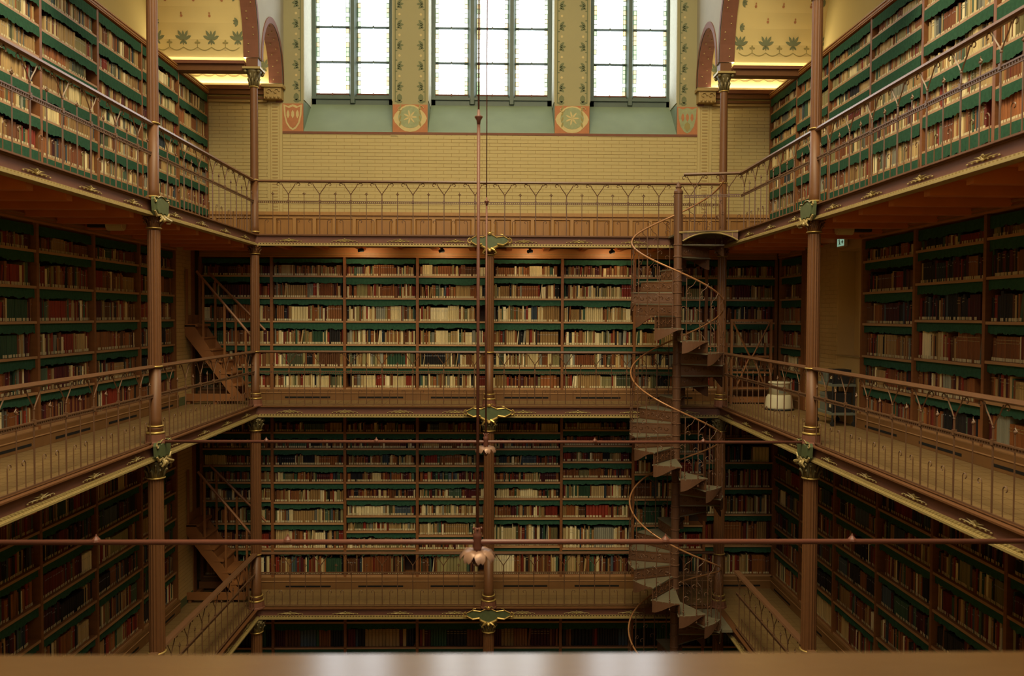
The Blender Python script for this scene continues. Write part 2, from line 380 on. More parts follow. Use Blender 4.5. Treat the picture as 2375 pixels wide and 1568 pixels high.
# ------------------------------------------------------------------ aisle vaults, arches, tie beams
SP = 5.14
def arcade(s):
    side = 'left' if s < 0 else 'right'
    bays = [(12.1, 13.2, .74), (8.6, 11.9, 1.65), (5.1, 8.4, 1.65), (1.6, 4.9, 1.65)]
    xa, xb = s*3.40, s*3.62
    wall = MB(); N = 24; kids = []
    for y0, y1, hgt in bays:
        yc, r = (y0+y1)/2, (y1-y0)/2
        arc = [(yc+r*math.cos(PI*i/N), SP+hgt*(math.sin(PI*i/N)**.92)) for i in range(N+1)]
        for X, fl in ((xa, 0), (xb, 1)):
            for i in range(N):
                (p, q), (p2, q2) = arc[i], arc[i+1]
                wall.add([(X,p,q),(X,p2,q2),(X,p2,9.2),(X,p,9.2)], [(0,1,2,3)])
        # soffit band
        sf = MB(); dots = MB()
        for i in range(N):
            (p, q), (p2, q2) = arc[i], arc[i+1]
            sf.add([(xa,p,q),(xa,p2,q2),(xb,p2,q2),(xb,p,q)], [(0,1,2,3)])
            ex = lambda y, z, k: (yc+(y-yc)*k, SP+(z-SP)*k)
            k1 = 1+.07/r
            a1 = ex(p,q,k1); a2 = ex(p2,q2,k1)
            for X, dd in ((xa, -s*.012),):
                sf.add([(X+dd,p,q),(X+dd,p2,q2),(X+dd,a2[0],a2[1]),(X+dd,a1[0],a1[1])], [(0,1,2,3)])
                sf.add([(X+dd,a1[0],a1[1]),(X+dd,a2[0],a2[1]),(X,a2[0],a2[1]),(X,a1[0],a1[1])], [(0,1,2,3)])
            for t_ in ((.3, .75) if r > 1 else (.5,)):
                yy, zz = p+(p2-p)*t_, q+(q2-q)*t_
                for xx in (xa+(xb-xa)*(.3 if (i % 2) else .65),):
                    c_ = (xx, yc+(yy-yc)*(1-.004/r), SP+(zz-SP)*(1-.004/r))
                    dots.ball(c_, .011, 5)
        kids += [sf.obj('soffit', 'red_band'), dots.obj('gilt_dots', 'dull_gold')]; kids[-1]['kind'] = 'stuff'
        # vault
        vt = MB(); r2 = r+.02
        prof = [(yc+r2*math.cos(PI*i/N), SP+hgt*1.012*(math.sin(PI*i/N)**.92)) for i in range(N+1)]
        for i in range(N):
            (p, q), (p2, q2) = prof[i], prof[i+1]
            vt.add([(xb,p,q),(xb,p2,q2),(s*XW,p2,q2),(s*XW,p,q)], [(0,1,2,3)])
        V = vt.obj('ceiling_vault', 'vault_paint', None, smooth=True); V['kind'] = 'structure'
        if y0 > 5 or True:
            Ls = [0]
            for i in range(N): Ls.append(Ls[-1]+math.hypot(prof[i+1][0]-prof[i][0], prof[i+1][1]-prof[i][1]))
            def surf(u, v, off=.006):
                v = max(0, min(v, Ls[-1]-1e-6)); i = 0
                while Ls[i+1] < v: i += 1
                t_ = (v-Ls[i])/(Ls[i+1]-Ls[i]); y = prof[i][0]+(prof[i+1][0]-prof[i][0])*t_; z = prof[i][1]+(prof[i+1][1]-prof[i][1])*t_
                n = Vector((0, yc-y, SP-.3-z)).normalized()*off
                return (u, y+n.y, z+n.z)
            dm = MB()
            u0, u1 = sorted((s*3.68, s*4.9)); wdt = u1-u0; pit = wdt/3
            # garland
            for k in range(6):
                pts = []
                for i in range(9):
                    t_ = i/8; pts.append((u0+wdt/6*(k+t_), .10+.045*(1-math.sin(PI*t_))))
                for i in range(8):
                    (a, b), (c_, d) = pts[i], pts[i+1]; decal(dm, [(a, b-.006), (c_, d-.006), (c_, d+.006), (a, b+.006)], surf, 1)
            for k in range(4):
                uu = u0+pit*k+ (.02 if k == 0 else (-.02 if k == 3 else 0))
                for aa in (.35, .95, PI/2, PI-.95, PI-.35): decal(dm, [(p_[0], .25+(p_[1]-.25)*1.3) for p_ in leaf(uu, .25, .125 if aa != PI/2 else .10, .036, aa)], surf, 0)
                decal(dm, leaf(uu, .27, .10, .02, -PI/2), surf, 0)
                for aa in (-.9, PI+.9): decal(dm, leaf(uu, .25, .08, .03, aa), surf, 0)
            for k in range(3):
                uu = u0+pit*(k+.5)
                for aa in (0, PI/2, PI): decal(dm, leaf(uu, .21, .045, .028, aa), surf, 1)
                decal(dm, leaf(uu, .21, .07, .015, -PI/2), surf, 1)
                decal(dm, [(uu+.018*math.cos(t_*PI/3), .115+.018*math.sin(t_*PI/3)) for t_ in range(6)], surf, 3)
            v = .58; row = 0
            while v < Ls[-1]-.5:
                for k in range(4):
                    uu = u0+pit*(k+(.5 if row % 2 else 0))
                    if uu > u1-.05 or uu < u0+.05: continue
                    decal(dm, [(uu+.02*math.cos(t_*PI/3), v+.02*math.sin(t_*PI/3)) for t_ in range(6)], surf, 2)
                    decal(dm, leaf(uu, v+.02, .035, .02, PI/2), surf, 2)
                v += .21; row += 1
            v = .5
            while v < Ls[-1]-.5:   # leafy side borders
                for ue, dr in ((u0, 0), (u1, PI)):
                    for aa in (-.9, -.3, .3, .9): decal(dm, leaf(ue, v, .08, .032, dr+aa), surf, 0)
                v += .34
            o = dm.obj('painted_motifs', ['stencil_green', 'stencil_olive', 'stencil_red', 'cream_paint'], V); o['kind'] = 'stuff'
            for dst in (1,): pass
    for y0, y1 in ((11.9,12.1),(8.4,8.6),(4.9,5.1),(-1.6,1.6)):
        wall.box(min(xa,xb), max(xa,xb), y0, y1, SP, 9.2)
    wall.box(min(xa,xb), max(xa,xb), 13.2, YW+.02, SP, 9.2)
    o = wall.obj('wall_'+side+'_arcade', 'spandrel'); o['kind'] = 'structure'
    for k_ in kids: k_.parent = o
    for yb in (12.0, 8.5, 5.0, 1.5):
        t = thing('tie_beam', '%s moulded tie beam with a glowing cove, %s' % (side, {12.0: 'over the corner column', 8.5: 'over the middle column', 5.0: 'over the nearer column', 1.5: 'closest to the parapet'}[yb]), 'beam', (0, yb, 0))
        a, b = sorted((s*3.6, s*XW))
        MB().box(a, b, -.09, .09, SP-.19, SP-.10).obj('beam_body', 'iron_paint', t)
        MB().box(a, b, -.13, .13, SP-.10, SP-.065).obj('beam_moulding', 'red_band', t)
        MB().box(a, b, -.13, -.12, SP-.065, SP-.055).obj('cove_lip', 'red_band', t)
    t = thing('cornice', side+' moulded cornice on the back wall under a glowing cove', 'cornice', (0, YW, 0))
    a, b = sorted((s*3.66, s*XW))
    MB().box(a, b, -.12, 0, 5.03, 5.09).obj('upper_moulding', 'red_band', t)
    MB().box(a, b, -.09, 0, 4.955, 5.03).obj('dark_band', 'iron_paint', t)
    MB().box(a, b, -.04, 0, 4.92, 4.955).obj('pale_band', 'wall_ochre', t)
    MB().box(a, b, -.07, 0, 4.885, 4.92).obj('lower_moulding', 'iron_paint', t)
    MB().box(a, b, -.05, 0, 4.84, 4.885).obj('foot_moulding', 'mortar', t)
    k = MB(); k.box(*sorted((s*3.40, s*3.68)), -.16, 0, 4.87, 5.09, 0); k.box(*sorted((s*3.37, s*3.71)), -.19, 0, 5.05, 5.10, 0)
    for sx in (-1, 1): k.tube([(s*3.54+p[0], -.17, p[2]) for p in curl(sx*.06, 4.98, .055, 0, 5, .015)], .012, 5)
    for q in range(4): k.ball((s*3.44+q*.065*s, -.165, 4.895), .022, 6)
    tag(k.obj('carved_corbel', 'mortar'), 'carved stone corbel block at the %s end of the window wall' % side, 'corbel').location = (0, YW, 0)
arcade(-1); arcade(1)

# ------------------------------------------------------------------ gallery floors with joists
def jois(f, s, z, ys):
    a, b = sorted((s*3.55, s*4.95))
    me = MB().box(a, b, -.045, .045, z-.22, z-.10).mesh('joist', 'red_ceiling_wood')
    for y in ys: inst('joist', me, f, (0, y, 0))
for L, z in LEV.items():
    for s in (-1, 1):
        a, b = sorted((s*3.535, s*XW)); m_ = MB()
        m_.box(a, b, 1.5, YW, z-.05, z-.004, 0); 
        m_.box(a, b, 1.5, YW, z-.10, z-.05, 1)
        f = m_.obj('floor', ['gallery_floor', 'red_ceiling_wood']); f['kind'] = 'structure'
        jois(f, s, z, [12.19-.5833*i for i in range(18)])
    m_ = MB(); m_.box(-3.535, 3.535, YB+.035, YW, z-.05, z-.004, 0); m_.box(-3.535, 3.535, YB+.035, YW, z-.10, z-.05, 1)
    f = m_.obj('floor', ['gallery_floor', 'red_ceiling_wood']); f['kind'] = 'structure'
    me = MB().box(-.045, .045, YB+.1, YW, z-.16, z-.10).mesh('joist', 'red_ceiling_wood')
    for i in range(12): inst('joist', me, f, (-3.2+.5833*i, 0, 0))
m_ = MB(); m_.box(-XW, XW, -1.6, 1.46, -.05, -.004, 0); f = m_.obj('floor', ['gallery_floor']); f['kind'] = 'structure'
# floor tiles on the middle and lower galleries
for L in (2, 3):
    z = LEV[L]
    mb = MB()
    for s in (-1, 1):
        y = 1.5
        while y < YW-.1:
            x = 3.54
            while x < 4.55:
                a, b = sorted((s*x, s*min(x+.147, 4.60))); mb.box(a+.003, b-.003, y+.003, y+.143, z-.004, z); x += .147
            y += .147
    x = -3.53
    while x < 3.4:
        y = YB+.04
        while y < YW-.1: mb.box(x+.003, x+.1445, y+.003, y+.1445, z-.004, z); y += .1476
        x += .1476
    o = mb.obj('floor_tiles', 'gallery_floor'); o['kind'] = 'stuff'; tag(o, 'pale square floor tiles of the %s gallery walkway' % LN[L], 'tiles')

# ------------------------------------------------------------------ girders
orn = MB()     # gilt floral ornament
for sx in (-1, 1):
    for L_, a in ((.10, .15), (.075, .7), (.055, 1.15)):
        px, pz = math.cos(a)*sx, math.sin(a)
        orn.tube([(0,0,-.02), (px*L_*.5, -.006, -.02+pz*L_*.45), (px*L_, -.004, -.02+pz*L_*.6)], [.004, .006, .002], 4)
    for d_ in (.035, .07, .105): orn.ball((sx*d_, -.003, -.022+.0), .007, 5)
orn.ball((0, -.004, .012), .010, 5); orn.ball((0, -.004, -.02), .011, 5)
orn_me = orn.mesh('gilt_ornament', 'dull_gold')
def girder_mesh(L):
    w_ = MB().box(0, L, -.012, .03, -G+.03, -.015)
    tf = MB().box(0, L, -.050, .05, -.014, 0); tf.box(0, L, -.026, .03, -.024, -.014)
    bf = MB().box(0, L, -.055, .05, -G, -G+.018); bf.box(0, L, -.045, .03, -G+.018, -G+.024)
    dn = MB(); x = .02
    while x < L-.02: dn.box(x, x+.022, -.036, -.010, -G+.024, -G+.040); x += .044
    dn.box(0, L, -.020, -.010, -G+.040, -G+.046)
    return (('web', w_.mesh('web', 'girder_paint')), ('top_flange', tf.mesh('top_flange', 'iron_paint')), ('bottom_flange', bf.mesh('bottom_flange', 'dull_gold')), ('dentils', dn.mesh('dentils', 'dull_gold')))
GM = {}
def girder(label, loc, rz, L):
    k = round(L, 3)
    if k not in GM: GM[k] = girder_mesh(L)
    t = thing('girder', label, 'girder', loc, rz, 'iron girders edging the galleries')
    for n, me in GM[k]:
        o = inst(n, me, t)
        if n == 'dentils': o['kind'] = 'stuff'
    n = max(1, int(round(L/.9)))
    for i in range(n):
        inst('gilt_ornament', orn_me, t, ((i+.62)*L/(n+.24), -.018, -.074), None, (1.75, 1, 1))
ORD = {0: 'nearest the back corner', 1: 'in the second bay', 2: 'in the nearest bay'}
for L, z in LEV.items():
    g1 = ''
    girder('iron girder with gold dentils edging the %s back gallery, left of centre' % LN[L], (-C, YB, z), 0, C)
    girder('iron girder with gold dentils edging the %s back gallery, right of centre' % LN[L], (0, YB, z), 0, C)
    for i, y1 in enumerate((12.0, 8.5, 5.0)):
        girder('iron girder with gold dentils edging the %s left gallery, %s' % (LN[L], ORD[i]), (-C, y1-3.5, z), PI/2, C)
        girder('iron girder with gold dentils edging the %s right gallery, %s' % (LN[L], ORD[i]), (C, y1, z), -PI/2, C)

# ------------------------------------------------------------------ columns
def crest_bracket(parent, z, w=1.0, mid=True):
    """scrolled green and gold cartouche in front of the girder; faces local -y"""
    m_ = MB(); f = .34*w
    outl = [(-f,.0),(-f*.72,.045),(-f*.35,.03),(-.05,.06),(0,.085),(.05,.06),(f*.35,.03),(f*.72,.045),(f,0),(f*.86,-.06),(f*.5,-.06),(.09,-.10),(0,-.13),(-.09,-.10),(-f*.5,-.06),(-f*.86,-.06)]
    m_.prism([(a, b) for a, b in outl], -.105, -.06, 0, 'y')
    c = m_.obj('crest_field', 'crest_green', parent, loc=(0, 0, z-.07))
    g = MB()
    top = [(-f,.01),(-f*.72,.055),(-f*.35,.04),(-.05,.07),(0,.095),(.05,.07),(f*.35,.04),(f*.72,.055),(f,.01)]
    g.tube([(a, -.11, b) for a, b in top], .009, 5)
    bot = [(-f*.95,-.03),(-f*.7,-.075),(-f*.4,-.06),(-.12,-.09),(-.06,-.12),(0,-.145),(.06,-.12),(.12,-.09),(f*.4,-.06),(f*.7,-.075),(f*.95,-.03)]
    g.tube([(a, -.115, b) for a, b in bot], [.008,.014,.016,.018,.02,.022,.02,.018,.016,.014,.008], 5)
    for sx in (-1, 1):
        g.tube(curl(sx*f*1.0, -.015, .045, PI/2, PI/2-sx*5.2, .012, 12, -.11), .010, 5)
        g.tube([(sx*.02, -.12, -.12), (sx*.07, -.135, -.15), (sx*.10, -.12, -.19), (sx*.07, -.12, -.205)], [.016,.016,.012,.005], 5)
        g.tube([(sx*.0, -.12, .08), (sx*.04, -.13, .12), (sx*.07, -.12, .11)], [.012,.01,.004], 5)
        g.tube([(sx*f*.72, -.11, .05), (sx*f*.66, -.12, .08), (sx*f*.55, -.12, .085)], [.01,.008,.004], 5)
    g.ball((0, -.12, .10), .02, 6); g.ball((0, -.13, -.155), .026, 6)
    g.obj('gilt_scrolls', 'gold', c)
def side_crest(parent, z):
    o = [(-.19,-.005),(-.17,.03),(-.10,.02),(-.04,.045),(.04,.045),(.10,.02),(.17,.03),(.19,-.005),(.175,-.12),(.13,-.165),(.05,-.150),(0,-.175),(-.05,-.150),(-.13,-.165),(-.175,-.12)]
    m_ = MB(); m_.prism(o, -.085, -.055, 0, 'y')
    m_.prism([(a*.78, -.065+(b+.065)*.72) for a, b in o], -.10, -.085, 0, 'y')
    c = m_.obj('crest_field', 'crest_green', parent, loc=(0, 0, z))
    g = MB(); g.tube([(a, -.09, b) for a, b in o[8:]], [.010,.016,.014,.020,.014,.016,.010], 5); g.tube([(a, -.09, b) for a, b in o[:8]], .006, 5)
    for sx in (-1, 1):
        g.tube([(sx*.03, -.09, -.165), (sx*.07, -.12, -.19), (sx*.11, -.14, -.20), (sx*.12, -.12, -.225), (sx*.08, -.10, -.23)], [.018,.018,.014,.010,.005], 5)
        g.tube(curl(sx*.165, -.01, .025, 0, 5*sx, .008, 8, -.09), .007, 4)
    g.ball((0, -.11, -.20), .024, 6)
    g.obj('gilt_scrolls', 'dull_gold', c)
def leaf_capital(parent, z0, z1, r0, r1, matl='dull_gold'):
    m_ = MB(); h = z1-z0
    m_.lathe([(r0, z0), (r0*1.02, z0+h*.5), (r1*.8, z0+h*.85), (r1*.9, z1)], 16)
    for row in range(2):
        for k in range(8):
            a = 2*PI*(k+.5*row)/8; ca, sa = math.cos(a), math.sin(a); zb = z0+h*.02+row*h*.32; rr = r0*(1.04+.05*row)
            m_.tube([(rr*ca, rr*sa, zb), (rr*1.12*ca, rr*1.12*sa, zb+h*.3), (rr*1.45*ca, rr*1.45*sa, zb+h*.5), (rr*1.55*ca, rr*1.55*sa, zb+h*.42)], [h*.07, h*.09, h*.07, h*.03], 5)
    for k in range(4):
        a = PI/4+k*PI/2; m_.ball((r1*1.05*math.cos(a), r1*1.05*math.sin(a), z1-h*.13), h*.12, 6)
    m_.obj('capital', matl, parent, smooth=True)
def ring(parent, z, r, t=.012):
    MB().lathe([(r*.9, z-t), (r+.004, z-t*.7), (r+.008, z), (r+.004, z+t*.7), (r*.9, z+t)], 20).obj('gilt_ring', 'gold', parent, smooth=True)
def column(X, Y, face, side, wh, crestw):
    """one storey column per gallery level; face = rotation of the cartouche"""
    segs = [(3, Z4, Z3-G, .085), (2, Z3, -G, .080), (1, 0, Z1-G, .067), (0, Z1, 4.72, .057)]
    for lv, z0, z1, r in segs:
        nm = {3: 'ground', 2: 'lower', 1: 'middle', 0: 'upper'}[lv]
        t = thing('column', '%s storey iron column with gold rings, %s' % (nm, wh), 'column', (X, Y, 0), face, 'iron gallery columns')
        H = z1-z0
        if lv:
            b = MB(); b.lathe([(r*1.62, z0-.0), (r*1.62, z0+.015), (r*1.5, z0+.03), (r*1.42, z0+.10)], 12); b.obj('base', 'red_band', t)
            ring(t, z0+.115, r*1.33, .014); MB().lathe([(r*1.25, z0+.10), (r*1.12, z0+.155), (r*1.25, z0+.17)], 16).obj('base_neck', 'iron_paint', t, smooth=True)
            ring(t, z0+.185, r*1.18, .010)
            MB().lathe([(r*1.05, z0+.17), (r*.92, z0+.25), (r*.90, z0+.80)], 24).obj('lower_shaft', 'iron_paint', t, smooth=True)
            ring(t, z0+.815, r*1.10, .010)
            MB().lathe([(r*1.02, z0+.82), (r*.96, z1-.14)], 32, flute=.09).obj('fluted_shaft', 'iron_paint', t)
            if lv < 3:
                pass
            if lv >= 2:
                ring(t, z1-.20, r*1.15, .010); leaf_capital(t, z1-.19, z1-.02, r*1.0, r*1.45, 'dark_capital')
            else:
                ring(t, z1-.12, r*1.12, .008); leaf_capital(t, z1-.11, z1-.0, r*.98, r*1.3, 'iron_paint')
            if crestw == .78: side_crest(t, z1+G)
            elif crestw: crest_bracket(t, z1+G, crestw*(1.0 if lv > 1 else .85))
            MB().box(-.06, .06, -.02, .10, z1, z1+G).obj('neck_block', 'girder_paint', t)
        else:
            ring(t, z0+.04, r*1.25, .012)
            MB().lathe([(r*1.15, z0), (r, z0+.12), (r*.98, z0+.80)], 24, flute=.0).obj('lower_shaft', 'iron_paint', t, smooth=True)
            ring(t, z0+.81, r*1.12, .010)
            MB().lathe([(r*1.02, z0+.82), (r*.95, z1)], 32, flute=.06 if Y < 10 else .0).obj('fluted_shaft' if Y < 10 else 'shaft', 'iron_paint', t)
            ring(t, z1+.01, r*1.15, .010); leaf_capital(t, z1+.02, 4.97, r*1.0, r*2.3, 'dark_capital')
            MB().box(-r*2.3, r*2.3, -r*2.3, r*2.3, 4.97, 5.0).obj('abacus', 'dull_gold', t)
            MB().box(-.085, .085, -.085, .085, 5.0, SP).obj('impost_block', 'iron_paint', t)
for s, sd in ((-1, 'left'), (1, 'right')):
    column(s*C, 12.0, 0, sd, 'at the back %s corner' % sd, 0)
    column(s*C, 8.5, -s*PI/2, sd, 'second from the back on the %s' % sd, .78)
    column(s*C, 4.55, -s*PI/2, sd, 'third from the back on the %s' % sd, 0)
column(0, 12.0, 0, 'back', 'at the centre of the back gallery', 1.0)
for o in [o for o in bpy.data.objects if o.name.startswith('column')]:   # the back centre column stops at the upper gallery
    if abs(o.location.x) < .01 and 'upper' in o['label']:
        for c in list(o.children): bpy.data.objects.remove(c)
        bpy.data.objects.remove(o)

# ------------------------------------------------------------------ railings
RH, RM, PT = .80, .50, .4625
b_ = MB(); b_.tube([(0,0,0),(0,0,.62)], .0075, 5); b_.box(-.013,.013,-.013,.013,RM-.02,RM+.02); b_.ball((0,0,.60), .012, 5)
for sx in (-1, 1):
    b_.tube([(0,0,.60),(sx*.03,0,.65),(sx*.075,0,.71),(sx*.105,0,.765)], .006, 4)
    b_.tube(curl(sx*.150, .745, .034, PI if sx > 0 else 0, (PI-5.4*1) if sx > 0 else 5.4, .010, 9), .005, 4)
main_me = b_.mesh('forked_baluster', 'iron_rail')
b_ = MB(); b_.tube([(0,0,0),(0,0,.585)], .0055, 5); b_.ball((0,0,.60), .013, 5); b_.tube([(-.022,0,.605),(0,0,.628),(.022,0,.605)], .005, 4); b_.tube([(0,0,.60),(0,0,.645)], [.006,.002], 4)
spear_me = b_.mesh('spear_baluster', 'iron_rail')
def shortb(sx):
    b_ = MB(); b_.tube([(0,0,0),(0,0,.19)]+[(sx*p[0],0,p[2]) for p in curl(.030,.20,.030,PI,PI-4.6,.012,8)], .0045, 4)
    return b_.mesh('hooked_baluster', 'iron_rail')
sh = {1: shortb(1), -1: shortb(-1)}
RMES = {}
def railing(label, loc, rz, L, shift=0, wide=.032, group='wrought iron gallery railings'):
    k = (round(L,3), wide)
    if k not in RMES:
        tr = MB(); tr.prism([(-wide, .79), (-wide*.8, .812), (wide*.8, .812), (wide, .79), (wide*.4, .775), (-wide*.4, .775)], 0, L, 0, 'x')
        mr = MB(); mr.box(0, L, -.010, .010, RM-.006, RM+.006); mr.box(0, L, -.006, .006, RM-.032, RM-.024)
        bd = MB(); x = .02
        while x < L: bd.box(x, x+.012, -.007, .007, RM-.022, RM-.006); x += .03
        RMES[k] = (tr.mesh('top_rail', 'rail_top'), mr.mesh('mid_rail', 'iron_rail'), bd.mesh('rail_beads', 'iron_rail'), MB().box(0, L, -.008, .008, .0, .012).mesh('bottom_rail', 'iron_rail'))
    t = thing('railing', label, 'railing', loc, rz, group)
    for n, me in zip(('top_rail', 'mid_rail', 'rail_beads', 'bottom_rail'), RMES[k]):
        o = inst(n, me, t)
        if n == 'rail_beads': o['kind'] = 'stuff'
    n = int((L-.15)//PT)+1 if L > 1 else max(1, int(round(L/PT)))
    if L > 3.4: n = 7
    st = (L-(n-1)*PT)/2+shift; xs = [st+i*PT for i in range(n)]
    for x in xs: inst('forked_baluster', main_me, t, (x, 0, 0))
    x = st-PT/2
    while x < L-.04:
        if x > .04: inst('spear_baluster', spear_me, t, (x, 0, 0))
        x += PT
    x = st-PT/4-PT/2*2; i = 0
    while x < L-.03:
        if x > .03: inst('hooked_baluster', sh[1 if i % 2 else -1], t, (x, 0, 0))
        x += PT/2; i += 1
    return t
RO = {0: 'between corner column and second column', 1: 'between second and third columns'}
for L, z in LEV.items():
    h3 = z+(.03 if L == 3 else .02 if L == 2 else 0)
    railing('wrought iron railing of the %s back gallery, left of the centre column' % LN[L], (-C, YB-.0, h3), 0, C, .14)
    railing('wrought iron railing of the %s back gallery, right of the centre column' % LN[L], (0, YB-.0, h3), 0, C, -.14)
    wd_ = .032 if L < 3 else .045
    for i, y1 in enumerate((12.0, 8.5)):
        railing('wrought iron railing of the %s left gallery %s' % (LN[L], RO[i]), (-C, y1-3.5, h3), PI/2, C, 0, wd_)
        l_ = 3.5; yy = y1
        if i == 0 and L in (1, 3): l_ = 2.60; yy = 11.10
        railing('wrought iron railing of the %s right gallery %s' % (LN[L], RO[i]), (C, yy, h3), -PI/2, l_, 0, wd_)

# ------------------------------------------------------------------ bookcases
PAL = {
 'tan': ('#9a7a4c', '#a88a58', '#8c6c40', '#b09565'), 'cream': ('#d2bf8c', '#dccb9c', '#c6b382', '#e0d2a8'), 'khaki': ('#83794e', '#766c46', '#8e8458'),
 'brown': ('#6b4226', '#5a3820', '#7a4a28', '#83532e'), 'rust': ('#855028', '#93592e', '#744224'), 'red': ('#7a2a1c', '#84301f', '#66261a'),
 'maroon': ('#4a1c1c', '#40191b', '#551f22'), 'green': ('#2f4a34', '#3a5540', '#4a5c48'), 'grey': ('#7b7868', '#6a685c', '#8c8a78'),
 'blue': ('#3a4650', '#48545a', '#2e3840'), 'black': ('#1c1a1a', '#262220', '#201e24'), 'olive': ('#57583a', '#4a4c34', '#5e5e42')}
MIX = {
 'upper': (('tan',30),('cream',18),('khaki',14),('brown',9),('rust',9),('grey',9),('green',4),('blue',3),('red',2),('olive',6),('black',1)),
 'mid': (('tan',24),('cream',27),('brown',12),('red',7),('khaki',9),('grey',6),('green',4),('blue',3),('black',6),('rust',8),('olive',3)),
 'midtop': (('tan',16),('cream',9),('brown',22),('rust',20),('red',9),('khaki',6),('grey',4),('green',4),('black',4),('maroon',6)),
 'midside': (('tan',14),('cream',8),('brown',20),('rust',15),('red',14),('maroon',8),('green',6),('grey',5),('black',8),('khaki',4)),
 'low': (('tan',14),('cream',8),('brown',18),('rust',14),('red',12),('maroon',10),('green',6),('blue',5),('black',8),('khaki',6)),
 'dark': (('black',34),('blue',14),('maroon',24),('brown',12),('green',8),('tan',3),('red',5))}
def pick(mix):
    t = R.random()*sum(w for _, w in mix)
    for n, w in mix:
        t -= w
        if t <= 0: return n
    return mix[0][0]
BOOKS = []     # (matrix params, dims, colour, tag flag, labels)
FN = {'back': (0, lambda X0: None)}
def book_row(org, ax, nrm, L, z, hmax, mixn, where, bayn, rown, seed_gap=.12, tags=True, folio=False):
    """org: left end of the shelf front; ax: unit vector along; nrm: unit vector into the case"""
    x = .008+R.random()*.01; end = L-.012
    if R.random() < seed_gap: end -= R.random()*.22
    if R.random() < .05: x += R.random()*.15
    avg = hmax*R.uniform(.80, .92); idx = 0; mix = MIX[mixn]
    rowdark = R.random() < .12
    while x < end-.017:
        run = 1; cn = pick(mix); x_was = x
        if rowdark and R.random() < .5: cn = R.choice(('brown', 'maroon', 'rust'))
        if R.random() < (.085 if not folio else .5): run = R.randint(3, 11)
        h = min(hmax*.985, avg*R.uniform(.84, 1.13)); wd_ = R.uniform(.013, .036) if R.random() < .85 else R.uniform(.036, .056)
        if folio: h = hmax*.95; wd_ = R.uniform(.035, .06)
        hexs = R.choice(PAL[cn]); set_ = run > 1
        lean = 0 if (set_ or R.random() > .05) else R.uniform(.04, .14)
        band = R.random() < .4
        for _ in range(run):
            if x+wd_ > end: break
            ww = wd_ if set_ else wd_
            cc = lin(hexs); j = R.uniform(.85, 1.15); cc = tuple(min(1, v*j) for v in cc)
            BOOKS.append((org, ax, nrm, x, ww*.95, h*(1 if set_ else 1), R.uniform(.0, .012), z, lean, cc, tags and R.random() < .88, cn, where, bayn, rown, idx, set_, band))
            x += ww + (h*math.sin(lean)*.5 if lean else 0); idx += 1
        if x == x_was: x += .004
VAL = {}
def valance(L, h, v):
    k = (round(L,2), round(h,3), v)
    if k not in VAL:
        rr = random.Random(v*7+int(h*1000)); n = int(L/.018); m_ = MB(); T_ = []; B_ = []
        sag = 0
        for i in range(n+1):
            x = L*i/n; T_.append((x, -.002, 0)); sag = .7*sag+rr.uniform(-.009, .009)
            B_.append((x, -.004+.004*math.sin(i*1.9+rr.random()), -h+sag+(.006 if i % 4 == 0 else 0)))
        vs = T_+[(a, b, c*.55) if False else (a, b*.9, -h*.5) for a, b, c in B_]+B_
        fs = []
        for r_ in range(2):
            for i in range(n): fs.append((r_*(n+1)+i, r_*(n+1)+i+1, (r_+1)*(n+1)+i+1, (r_+1)*(n+1)+i))
        vs += [(0, .004, 0), (L, .004, 0)]
        m_.add(vs, fs); VAL[k] = m_.mesh('valance', 'green_cloth', True)
    return VAL[k]
BM = {}
def bxm(name, mt, *d):
    k = (name, mt)+tuple(round(q, 4) for q in d)
    if k not in BM: BM[k] = MB().box(*d).mesh(name, mt)
    return BM[k]
ORDN = ('first', 'second', 'third', 'fourth', 'fifth', 'sixth', 'seventh', 'eighth', 'ninth', 'tenth')
